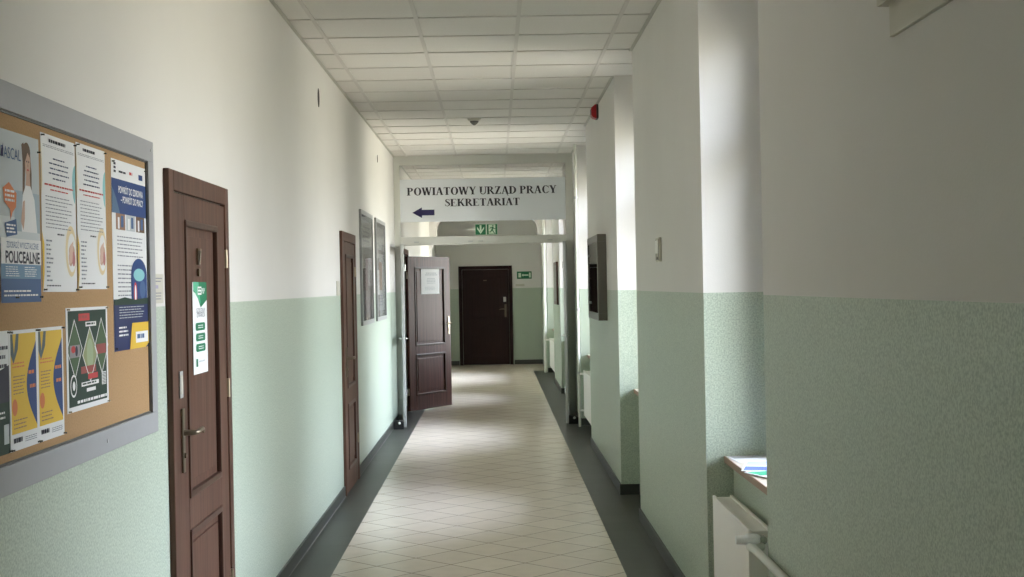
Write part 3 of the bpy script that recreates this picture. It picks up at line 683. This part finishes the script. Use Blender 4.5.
def p_training(p):
    p.poly([(0.0, 0.97), (0.0, 0.60), (0.03, 0.70), (0.02, 0.85)], LY); p.poly([(0, 0.38), (0.06, 0.30), (0.05, 0.12), (0.02, 0.04), (0, 0.0)], YL)
    p.ell(1.0, 0.72, 0.10, 0.13, TL, 20, PI / 2, 3 * PI / 2); p.ell(0.83, 0.27, 0.17, 0.17, LY)
    p.up(); p.ell(0.85, 0.26, 0.13, 0.13, WH); p.rect(0.03, 0.97, 0.975, 0.995, WH)
    p.up(); p.ell(0.85, 0.27, 0.09, 0.045, SK); p.ell(0.81, 0.22, 0.06, 0.05, SK); p.ell(0.90, 0.22, 0.05, 0.05, ink('rose', (0.5, 0.2, 0.2))); p.poly([(0.75, 0.18), (0.8, 0.31), (0.9, 0.34), (0.86, 0.2)], ink('light_skin', (0.65, 0.45, 0.36)))
    p.lines(0.22, 0.72, 0.945, 0.97, 1, K_, 0.8); p.lines(0.05, 0.95, 0.915, 0.935, 2, GY, 0.35, 0)
    for k in range(5): p.lines(0.2, 0.8, 0.84 - 0.032 * k, 0.87 - 0.032 * k, 1, NV, 0.28, 0.5, True)
    p.lines(0.08, 0.92, 0.665, 0.70, 1, RD, 0.3, 0, True); p.lines(0.2, 0.8, 0.64, 0.665, 1, RD, 0.3, 0.2, True)
    p.lines(0.1, 0.9, 0.40, 0.62, 9, GY, 0.24); p.lines(0.42, 0.62, 0.36, 0.38, 1, K_, 0.5, 0); p.lines(0.10, 0.30, 0.06, 0.34, 10, GY, 0.35, 0.5); p.lines(0.1, 0.6, 0.03, 0.05, 1, K_, 0.4)
poster('training_flyer', 3.560, 3.849, 1.607, 2.020, 'white text flyer directly right of the blue school poster', 'poster', GP, p_training, tilt=0.004)
poster('training_flyer', 3.858, 4.142, 1.613, 2.025, 'white text flyer directly left of the narrow navy and white health poster', 'poster', GP, p_training, off=0.0012)
def p_health(p):
    p.rect(0, 1, 0.72, 0.90, BL); p.rect(0, 1, 0.0, 0.27, NV)
    p.up(); p.poly([(0.0, 0.72), (0.0, 0.86), (0.12, 0.80), (0.22, 0.72)], ink('steel_blue', (0.09, 0.16, 0.26)))
    p.text('POWRÓT DO ZDROWIA', 0.55, 0.845, 0.030, WH, 0.02, 0.72); p.text('– POWRÓT DO PRACY', 0.58, 0.795, 0.030, WH, 0.02, 0.66)
    for k, c_ in enumerate((BR, PG, HR)): p.rect(0.10 + 0.29 * k, 0.36 + 0.29 * k, 0.635, 0.72, c_)
    p.up()
    for k in range(3): p.rect(0.15 + 0.29 * k, 0.20 + 0.29 * k, 0.64, 0.70, WH); p.rect(0.24 + 0.29 * k, 0.31 + 0.29 * k, 0.65, 0.71, MB2)
    p.lines(0.06, 0.12, 0.925, 0.985, 3, K_, 0.6, 0); p.lines(0.2, 0.42, 0.93, 0.95, 1, K_, 0.5); p.lines(0.5, 0.6, 0.93, 0.96, 1, RD, 0.5); p.rect(0.78, 0.9, 0.925, 0.955, BL)
    p.lines(0.12, 0.88, 0.49, 0.61, 6, GY, 0.28); p.lines(0.12, 0.60, 0.28, 0.46, 8, GY, 0.28)
    pts = [(0.72 + 0.26 * math.cos(PI + PI * t / 14) * -1, 0.40 + 0.11 * math.sin(PI * t / 14)) for t in range(15)]
    p.poly([(0.98, 0.27), (0.98, 0.40)] + [(0.74 + 0.24 * math.cos(PI * t / 14), 0.40 + 0.09 * math.sin(PI * t / 14)) for t in range(1, 15)] + [(0.50, 0.27)], BL)
    p.up(); p.ell(0.74, 0.40, 0.17, 0.035, TL); p.ell(0.62, 0.30, 0.05, 0.06, RD); p.ell(0.84, 0.32, 0.09, 0.05, MB2)
    p.up(); p.ell(0.62, 0.30, 0.025, 0.045, WH)
    p.poly([(0.0, 0.24), (0.0, 0.265), (0.3, 0.28), (0.6, 0.265), (1, 0.275), (1, 0.24)], DG)
    p.lines(0.14, 0.92, 0.165, 0.235, 5, PG, 0.3); p.poly([(0.42, 0.0), (0.50, 0.14), (1.0, 0.14), (1.0, 0.02), (0.9, 0.0)], YL); p.lines(0.12, 0.40, 0.07, 0.13, 3, WH, 0.45)
    p.up(); p.rect(0.60, 0.98, 0.03, 0.09, WH); p.up(); p.lines(0.64, 0.92, 0.04, 0.08, 1, MB2, 0.6)
poster('health_poster', 4.213, 4.622, 1.421, 2.014, 'tall white and navy poster at the right edge of the cork board', 'poster', GP, p_health, off=0.0)
def p_fair(p):
    p.rect(0.04, 0.96, 0.05, 0.97, DG)
    p.up()
    def dm(cx, cy, rx, ry): return [(cx, cy - ry), (cx + rx, cy), (cx, cy + ry), (cx - rx, cy)]
    p.poly([(0.04, 0.60), (0.16, 0.9), (0.34, 0.60), (0.19, 0.34), (0.04, 0.58)], LG); p.poly([(0.64, 0.58), (0.83, 0.30), (0.96, 0.56), (0.96, 0.70), (0.83, 0.88)], LG); p.poly(dm(0.54, 0.53, 0.17, 0.26), ink('olive', (0.28, 0.32, 0.16)))
    p.up(); p.rect(0.07, 0.30, 0.52, 0.64, ink('fair_grey', (0.28, 0.26, 0.27))); p.rect(0.70, 0.94, 0.52, 0.62, ink('fair_red', (0.30, 0.07, 0.06))); p.ell(0.54, 0.53, 0.08, 0.16, ink('hop_green', (0.34, 0.42, 0.25))); p.rect(0.32, 0.68, 0.35, 0.42, ink('fair_red', (0.30, 0.07, 0.06)))
    p.up(); p.ring(dm(0.18, 0.60, 0.17, 0.28), 0.004, WH); p.ring(dm(0.83, 0.60, 0.17, 0.28), 0.004, WH); p.ring(dm(0.54, 0.53, 0.18, 0.27), 0.004, WH)
    p.ell(0.15, 0.60, 0.05, 0.035, RD); p.ell(0.22, 0.58, 0.03, 0.05, K_)
    p.rect(0.28, 0.54, 0.87, 0.94, RD); p.rect(0.44, 0.70, 0.81, 0.855, WH); p.rect(0.48, 0.72, 0.285, 0.34, RD)
    p.ell(0.14, 0.25, 0.075, 0.11, WH); p.rect(0.32, 0.74, 0.225, 0.265, WH); p.rect(0.44, 0.66, 0.165, 0.2, WH); p.lines(0.22, 0.94, 0.055, 0.11, 1, WH, 0.5, 0); p.rect(0.82, 0.93, 0.20, 0.33, WH)
    p.up(); p.ell(0.14, 0.25, 0.06, 0.09, DG); p.lines(0.34, 0.72, 0.23, 0.262, 1, DG, 0.5); p.lines(0.46, 0.68, 0.815, 0.85, 1, DG, 0.55); p.lines(0.3, 0.52, 0.88, 0.93, 1, ink('fair_red', (0.30, 0.07, 0.06)), 0.5)
    for k in range(8): p.rect(0.83, 0.925, 0.208 + 0.015 * k, 0.215 + 0.015 * k, DG)
    p.up(); p.ell(0.14, 0.25, 0.03, 0.045, WH)
poster('fair_poster', 3.740, 4.138, 1.275, 1.562, 'dark green poster with white diamond outlines on the lower cork board', 'poster', GP, p_fair, off=0.0006, pinmat='brass')
def p_course(p):
    p.rect(0.05, 0.95, 0.14, 0.97, YL)
    p.up(); p.poly([(0.95, 0.17)] + [(0.95 - 0.36 * math.sin(PI * t / 16), 0.17 + 0.72 * t / 16) for t in range(1, 16)] + [(0.95, 0.90)], BL)
    p.poly([(0.05, 0.97), (0.05, 0.80), (0.14, 0.72), (0.30, 0.84), (0.34, 0.97)], ink('loden', (0.10, 0.13, 0.14))); 
    p.up(); p.poly([(0.12, 0.97), (0.16, 0.80), (0.24, 0.97)], YL)
    p.lines(0.10, 0.62, 0.68, 0.74, 2, OR, 0.4); p.lines(0.12, 0.55, 0.46, 0.63, 6, BR, 0.3); p.ell(0.16, 0.36, 0.09, 0.07, OR); p.lines(0.66, 0.92, 0.60, 0.66, 1, OR, 0.5); p.lines(0.7, 0.92, 0.48, 0.54, 1, OR, 0.5)
    p.lines(0.12, 0.62, 0.17, 0.27, 3, BR, 0.3); p.lines(0.10, 0.40, 0.05, 0.10, 1, K_, 0.8, 0); p.lines(0.50, 0.92, 0.05, 0.10, 3, GY, 0.4, 0)
poster('course_flyer', 3.298, 3.500, 1.224, 1.515, 'yellow flyer with blue side curve beside the cut-off dark green one', 'poster', GP, p_course, off=0.0014)
poster('course_flyer', 3.502, 3.712, 1.224, 1.515, 'yellow flyer with blue side curve nearest the white-diamond green poster', 'poster', GP, p_course, off=0.0002)
def p_gym(p):
    p.rect(0, 1, 0, 0.42, DG); p.poly([(0, 0.42), (1, 0.42), (1, 0.72), (0, 0.6)], K_); p.up(); p.lines(0.55, 0.97, 0.68, 0.9, 3, K_, 0.4); p.rect(0.80, 0.96, 0.08, 0.24, PG); p.lines(0.4, 0.95, 0.28, 0.36, 2, WH, 0.4)
poster('advert_sheet', 3.09, 3.300, 1.224, 1.516, 'dark green and white sheet cut by the left edge of the photo', 'poster', GP, p_gym, off=0.0004)

# ---- notice taped to the near door, notice on the open door
def taped(name, parent_door, lx, ly, lz, w, h, paint, lab):
    p = Print(w, h, 0.0008); p.sheet(ink('paper_white', (0.80, 0.82, 0.82), 0.45)); paint(p); o = p.build(name, recalc=False)
    bpy.context.view_layer.update()
    o.matrix_world = parent_door.matrix_world @ Matrix.Translation((lx, ly, lz)); return tag(o, lab, 'notice')
def p_hours(p):
    p.poly([(0.06, 1), (0.06, 0.90), (0.30, 0.86), (0.55, 0.72), (1, 0.80), (1, 1)], FG); p.up(); p.poly([(0.06, 1), (0.06, 0.92), (0.55, 0.76), (0.42, 1)], ink('mint', (0.10, 0.42, 0.25)))
    p.up(); p.rect(0.36, 0.62, 0.86, 0.95, WH); p.text('PUP', 0.75, 0.9, 0.030, WH, 0.02, 0.2); p.up(); p.lines(0.39, 0.6, 0.87, 0.94, 2, FG, 0.5)
    p.text('GODZINY', 0.55, 0.685, 0.028, GY, 0.0, 0.62); p.text('OTWARCIA', 0.55, 0.635, 0.026, GY, 0.0, 0.58)
    for k in range(3):
        z = 0.47 - 0.115 * k; p.rect(0.20, 0.80, z, z + 0.085, FG); p.rect(0.17, 0.83, z + 0.012, z + 0.073, FG)
        p.up(); p.lines(0.34, 0.68, z + 0.02, z + 0.066, 2, WH, 0.4, 0.1, True)
    p.rect(0.16, 0.28, 0.08, 0.165, FG); p.lines(0.34, 0.85, 0.11, 0.15, 1, PG, 0.5)
taped('opening_hours_notice', LA, 0.292, -0.0188, 1.270, 0.262, 0.362, p_hours, 'white notice with green heading taped to the nearest brown door')
def p_open(p):
    p.lines(0.2, 0.9, 0.72, 0.86, 2, PG, 0.5, 0.2, True); p.lines(0.3, 0.8, 0.40, 0.64, 4, PG, 0.4, 0.2, True); p.lines(0.2, 0.85, 0.14, 0.3, 3, PG, 0.35)
taped('paper_notice', LC, 0.305, -0.0385, 1.50, 0.44, 0.33, p_open, 'white paper sheet taped on the reddish open door')
# number plate on the wall
def plate(name, y, z, w, h, lab, c_, stripes=True):
    o = empty(name, (XL, y, z), PI / 2, lab, 'sign'); q = MB(); q.box(0, w, -0.006, 0, 0, h, c_, 0.001); q.build('panel', o)
    if stripes:
        p = Print(w, h, 0.0064); p.rect(0.05, 0.45, 0.50, 0.62, ink('plate_violet', (0.40, 0.38, 0.52))); p.lines(0.08, 0.9, 0.70, 0.90, 2, GY, 0.4); p.lines(0.08, 0.9, 0.1, 0.4, 3, GY, 0.35); p.build('lettering', o, recalc=False)
    return o
plate('door_plate', 4.80, 1.562, 0.135, 0.103, 'pale plate on the wall beside the nearest door frame', M['beigeplastic'])
plate('door_plate', 10.36, 1.55, 0.17, 0.11, 'small beige plate on the wall left of the second door', M['beigeplastic'], False)
# two framed display boards
GF = 'slim framed boards on the left wall'
def framed(y0, y1, z0, z1, lab, paint):
    o = empty('framed_board', (XL, y0, z0), PI / 2, lab, 'picture frame'); w, h = y1 - y0, z1 - z0; q = MB(); k = 0.04
    q.box(0, w, -0.022, 0, 0, k, M['frame_grey'], 0.003); q.box(0, w, -0.022, 0, h - k, h, M['frame_grey'], 0.003); q.box(0, k, -0.022, 0, k, h - k, M['frame_grey'], 0.003); q.box(w - k, w, -0.022, 0, k, h - k, M['frame_grey'], 0.003); q.build('frame', o)
    q = MB(); q.box(k, w - k, -0.012, -0.002, k, h - k, ink('board_paper', (0.30, 0.305, 0.29), 0.9)); q.build('backing', o)
    p = Print(w, h, 0.0126); paint(p); p.build('print', o, recalc=False)
    q = MB(); q.box(k, w - k, -0.019, -0.017, k, h - k, M['poster_glass']); q.build('glass', o)
    return o
def f1(p):
    p.rect(0.1, 0.9, 0.68, 0.92, ink('faded_grey', (0.42, 0.43, 0.42))); p.rect(0.12, 0.52, 0.30, 0.62, ink('map_brown', (0.22, 0.19, 0.17))); p.rect(0.58, 0.88, 0.34, 0.6, ink('faded_grey', (0.42, 0.43, 0.42))); p.lines(0.14, 0.88, 0.10, 0.25, 6, GY, 0.35); p.up(); p.lines(0.2, 0.8, 0.72, 0.88, 4, GY, 0.4)
def f2(p):
    p.rect(0.1, 0.9, 0.1, 0.92, ink('faded_grey', (0.42, 0.43, 0.42))); p.up(); p.rect(0.2, 0.8, 0.66, 0.7, ink('map_brown', (0.22, 0.19, 0.17))); p.rect(0.3, 0.6, 0.3, 0.58, BR); p.lines(0.2, 0.8, 0.14, 0.26, 4, GY, 0.35)
framed(12.18, 13.34, 1.27, 2.305, 'tall grey framed board on the left wall nearest the second door', f1)
framed(13.72, 14.86, 1.27, 2.305, 'tall grey framed board on the left wall nearest the partition', f2)
# cable openings high on the wall, painted as flat dark ovals
def hole(y, z, r_, lab):
    q = MB(); n = 16; q.prism([(y + r_ * 0.8 * math.cos(2 * PI * k / n), z + r_ * 1.3 * math.sin(2 * PI * k / n)) for k in range(n)], 'x', XL, XL + 0.003, M['dark']); o = q.build('cable_hole'); return tag(o, lab, 'cutout')
hole(9.50, 2.92, 0.05, 'dark oval hole high on the left wall below the ceiling edge')
hole(3.23, 2.245, 0.013, 'tiny dark hole above the notice board at the picture edge')
hole(14.25, 3.0 - 0.06, 0.03, 'small dark hole high on the wall above the framed boards')

# ================================================================= CEILING AND RIGHT WALL THINGS
dt = empty('motion_detector', (-0.165, 12.92, ZC), 0, 'small round motion detector hanging from the ceiling tiles', 'detector')
q = MB(); q.tube([(0, 0, 0), (0, 0, -0.006), (0, 0, -0.018), (0, 0, -0.026)], [0.062, 0.064, 0.058, 0.045], M['beigeplastic'], 24); q.build('base', dt)
q = MB(); q.tube([(0, 0, -0.026), (0, 0, -0.038), (0, 0, -0.055), (0, 0, -0.066)], [0.042, 0.040, 0.024, 0.006], M['case'], 20); tag(q.build('sensor_dome', dt), 'dark tapered dome')
al = empty('fire_alarm_sounder', (0.93, 12.05, 3.045), 0, 'red fire alarm sounder high on the right pier', 'alarm')
q = MB(); q.box(-0.018, 0, -0.07, 0.07, 0, 0.125, M['graphite'], 0.003); q.build('back_box', al)
q = MB()
pr = [(-0.018, 0.0), (-0.018, 0.122), (-0.030, 0.120), (-0.060, 0.095), (-0.062, 0.03), (-0.046, 0.010)]
q.prism([(a, b) for a, b in pr], 'y', -0.065, 0.065, M['red']); q.build('housing', al)
q = MB()
for k in range(4): q.box(-0.0625, -0.058, -0.055, 0.055, 0.040 + 0.012 * k, 0.046 + 0.012 * k, M['dark'])
q.build('sound_slots', al)
th = empty('thermostat', (XR, 7.92, 1.72), 0, 'pale square wall box on the middle right pier', 'thermostat')
q = MB(); q.box(-0.016, 0, -0.075, 0.075, 0, 0.14, M['beigeplastic'], 0.004); q.build('housing', th)
q = MB(); q.box(-0.021, -0.016, -0.05, 0.05, 0.05, 0.125, M['white'], 0.002); q.build('cover', th)
q = MB(); q.box(-0.0175, -0.016, -0.066, -0.060, 0.01, 0.13, M['graphite']); q.box(-0.0175, -0.016, 0.060, 0.066, 0.01, 0.13, M['graphite']); q.box(-0.019, -0.016, -0.01, 0.01, 0.014, 0.03, M['graphite']); q.build('vent_slot', th)
# display case on the third pier
dc = empty('display_case', (0.93, 11.42, 1.295), 0, 'dark bronze glazed display case on the right pier', 'display case')
Wd, Hd, Dd, k = 1.22, 0.72, 0.075, 0.06
q = MB(); q.box(-Dd, 0, 0, Wd, 0, k, M['case'], 0.003); q.box(-Dd, 0, 0, Wd, Hd - k, Hd, M['case'], 0.003); q.box(-Dd, 0, 0, k, k, Hd - k, M['case'], 0.003); q.box(-Dd, 0, Wd - k, Wd, k, Hd - k, M['case'], 0.003); q.build('case_frame', dc)
q = MB(); q.box(-0.012, 0, k, Wd - k, k, Hd - k, M['caseback']); q.build('back_panel', dc)
q = MB(); q.box(-Dd + 0.006, -Dd + 0.010, k, Wd - k, k, Hd - k, M['caseglass']); q.build('sliding_glass', dc)
q = MB(); q.box(-0.02, -0.012, 0.22, 0.62, 0.36, 0.64, ink('case_paper', (0.20, 0.20, 0.19))); q.build('paper_sheet', dc)
q = MB()
for z in (0.14, 0.56): q = MB(); q.tube([(-Dd - 0.004, Wd - 0.20, z), (-Dd + 0.006, Wd - 0.20, z)], 0.012, M['steel'], 10); q.build('lock', dc)
# boxy white housing high on the near pier
bx = empty('cable_trunking', (XR, 2.72, 2.17), 0, 'white painted cable housing high on the near right wall', 'cable housing')
q = MB(); q.box(-0.012, 0, -0.2, 0.52, 0, 0.16, M['beigeplastic'], 0.002); q.build('lower_cover', bx)
q = MB(); q.box(-0.036, -0.0005, -0.2, 0.54, 0.075 , 0.22, M['beigeplastic'], 0.002); q.build('upper_cover', bx)
q = MB(); q.box(-0.03, 0, 0.0, 0.06, -0.004, 0.0, M['graphite'], 0.002); q.build('bracket', bx)
# framed picture beyond the partition
o = empty('picture_frame', (XR, 20.7, 1.30), 0, 'brown framed picture on the right wall beyond the partition', 'picture frame')
q = MB(); q.box(-0.03, 0, 0, 0.95, 0, 0.65, M['redwood'], 0.004); q.build('frame', o)
q = MB(); q.box(-0.032, -0.03, 0.05, 0.90, 0.05, 0.60, ink('board_paper', (0.30, 0.305, 0.29), 0.9)); q.build('print', o)

# ---- radiators
def radiator(y0, y1, lab, ztop=0.64, head=True):
    o = empty('radiator', (1.01, y0, 0), 0, lab, 'radiator'); L = y1 - y0; xf = -0.045; xb = 0.045; zb = ztop - 0.5
    q = MB(); q.box(xf, xf + 0.012, 0.0, L, zb, ztop - 0.012, M['radiator'], 0.004); q.box(xb - 0.012, xb, 0, L, zb, ztop - 0.012, M['radiator'], 0.004); q.build('panel', o)
    q = MB(); q.box(xf - 0.001, xf + 0.012, -0.004, L + 0.004, ztop - 0.012, ztop + 0.004, M['radiator'], 0.003); q.box(xb - 0.012, xb + 0.001, -0.004, L + 0.004, ztop - 0.012, ztop + 0.004, M['radiator'], 0.003)
    n = int(L / 0.03); q.box(xf + 0.012, xb - 0.012, 0, L, ztop - 0.010, ztop - 0.004, M['radiator']); q.build('top_grille', o)
    for y in (0.0, L): q = MB(); q.box(xf, xb, y - 0.003, y + 0.004, zb, ztop - 0.012, M['radiator'], 0.001); q.build('side_cover', o)
    q = MB()
    for y in (0.15, L - 0.15): q = MB(); q.box(xb, 0.066, y - 0.02, y + 0.02, zb + 0.05, ztop - 0.05, M['grey']); q.build('wall_bracket', o)
    return o, L, zb
ra, L, zb = radiator(5.33, 6.20, 'white panel radiator under the nearest window sill', 0.632)
def vtube(parent, name, pts, rr_, mt, lab=None, n=12):
    q = MB(); q.tube(pts, rr_, mt, n); x = q.build(name, parent); 
    if lab: x['label'] = lab
    return x
# valve at the near upper corner
vv = vtube(ra, 'valve_body', [(0.0, 0.0, 0.605), (0.0, -0.035, 0.605), (0.0, -0.07, 0.605)], [0.012, 0.016, 0.016], M['chrome'])
vtube(vv, 'thermostatic_head', [(-0.012, -0.055, 0.605), (-0.022, -0.055, 0.605), (-0.030, -0.055, 0.605), (-0.062, -0.055, 0.606), (-0.068, -0.055, 0.606), (-0.100, -0.055, 0.607), (-0.104, -0.055, 0.607)], [0.017, 0.024, 0.024, 0.024, 0.019, 0.018, 0.014], M['valve'], 'white ribbed thermostatic head', 16)
q = MB()
for k in range(14):
    a = 2 * PI * k / 14; q.box(-0.060, -0.034, -0.055 + 0.0235 * math.cos(a) - 0.002, -0.055 + 0.0235 * math.cos(a) + 0.002, 0.605 + 0.0235 * math.sin(a) - 0.002, 0.605 + 0.0235 * math.sin(a) + 0.002, M['valve'])
q.build('grip_ribs', vv)
q = MB(); q.tube([(1.005, 5.262, 0.582), (0.990, 5.250, 0.580), (0.960, 5.215, 0.585), (0.940, 5.16, 0.600), (0.936, 5.08, 0.612), (0.936, 4.9, 0.616), (0.936, 4.0, 0.617), (0.936, 1.0, 0.62)], 0.0155, M['pipe'], 14)
hp = tag(q.build('heating_pipe'), 'thin painted heating pipe running along the near right wall', 'pipe')
q = MB()
for y in (3.4, 2.2): q = MB(); q.box(0.936, XR - 0.001, y - 0.008, y + 0.008, 0.598, 0.636, M['pipe']); q.build('pipe_clip', hp)
rb, L, zb = radiator(14.10, 15.30, 'white panel radiator in the niche beside the glazed partition', 0.64)
vtube(rb, 'valve_tail', [(0, L, 0.60), (0, L + 0.03, 0.60), (-0.05, L + 0.07, 0.60), (-0.078, L + 0.08, 0.60)], 0.012, M['white'])
vtube(rb, 'return_tail', [(0, L, 0.19), (0, L + 0.03, 0.19), (-0.05, L + 0.07, 0.19), (-0.078, L + 0.08, 0.19)], 0.012, M['white'])
q = MB(); q.tube([(0.925, 15.46, 0.0), (0.925, 15.46, ZC)], 0.0145, M['pipe'], 12); o = tag(q.build('riser_pipe'), 'vertical cream heating riser beside the radiator near the partition', 'pipe')
for z in (2.56, 1.30, 0.59): q = MB(); q.tube([(0.925, 15.46, z), (0.925, 15.46, z + 0.03)], 0.020, M['steel'], 12); q.build('collar', o)
rc, L, zb = radiator(22.95, 24.85, 'white radiator far down the corridor under the last window', 0.64)
vtube(rc, 'valve_tail', [(0, L, 0.60), (0, L + 0.05, 0.60), (-0.06, L + 0.2, 0.60), (-0.11, L + 0.3, 0.60)], 0.014, M['white'])
q = MB(); q.tube([(0.905, 25.18, 0.0), (0.905, 25.18, ZC)], 0.03, M['pipe'], 12); tag(q.build('riser_pipe'), 'vertical cream heating riser beside the arch near the end wall', 'pipe')

# ---- leaflets on the nearest sill
def sheet(y, x, rz, w, h, c1, c2, c3, lab, z):
    p = MB(); n = 6
    p.box(-w / 2, w / 2, -h / 2, h / 2, 0, 0.0025, ink('leaflet_paper', (0.80, 0.80, 0.80)), 0.0)
    z_ = 0.0029
    def rect(a, b, c_, d_, mt): p.add([(a * w, b * h, z_), (c_ * w, b * h, z_), (c_ * w, d_ * h, z_), (a * w, d_ * h, z_)], [(0, 1, 2, 3)], mt)
    rect(-0.46, 0.10, 0.46, 0.46, c1); rect(-0.46, -0.46, 0.0, -0.05, c2); rect(0.1, -0.4, 0.44, -0.02, c3)
    o = p.build('leaflet'); o.location = (x, y, SILL_Z + z); o.rotation_euler = (0, 0, rz); return tag(o, lab, 'leaflet', 'leaflets on the window sill')
PB = ink('leaflet_blue', (0.10, 0.16, 0.55)); PGn = ink('leaflet_green', (0.06, 0.40, 0.22)); LV = ink('leaflet_lilac', (0.45, 0.50, 0.72)); LP = ink('leaflet_grey', (0.45, 0.45, 0.44))
sheet(6.17, 1.20, 0.1, 0.30, 0.21, LP, WH, LV, 'grey and white leaflet at the far end of the nearest sill', 0.0005)
sheet(5.90, 1.16, -0.25, 0.21, 0.30, LV, PB, WH, 'blue leaflet in the middle of the nearest sill', 0.0005)
sheet(5.60, 1.17, 0.35, 0.21, 0.30, PGn, WH, LV, 'green topped leaflet lying in front of the blue leaflet', 0.0040)
sheet(5.32, 1.20, -0.1, 0.21, 0.30, WH, LV, PB, 'pale leaflet at the near end of the nearest sill', 0.0005)

# ================================================================= END WALL THINGS
o = empty('exit_route_sign', (0.45, YE, 1.735), 0, 'green exit route sign on the end wall right of the dark door', 'safety sign')
q = MB(); q.box(0, 0.30, -0.008, 0, 0, 0.15, M['signgreen'], 0.002); q.build('panel', o)
q = MB(); y = -0.0092
for x0, x1, z0, z1 in ((0.03, 0.085, 0.03, 0.12), (0.245, 0.28, 0.025, 0.125), (0.12, 0.235, 0.062, 0.088)): q.add([(x0, y, z0), (x1, y, z0), (x1, y, z1), (x0, y, z1)], [(0, 1, 2, 3)], M['signmark'])
q.add([(0.095, y, 0.075), (0.13, y, 0.045), (0.13, y, 0.105)], [(0, 1, 2)], M['signmark']); q.build('pictogram', o)
q = MB(); q.box(0.42, 0.60, YE - 0.012, YE, 1.585, 1.63, M['beigeplastic'], 0.002); tag(q.build('wall_plate'), 'small beige strip on the end wall under the green exit sign', 'plate')
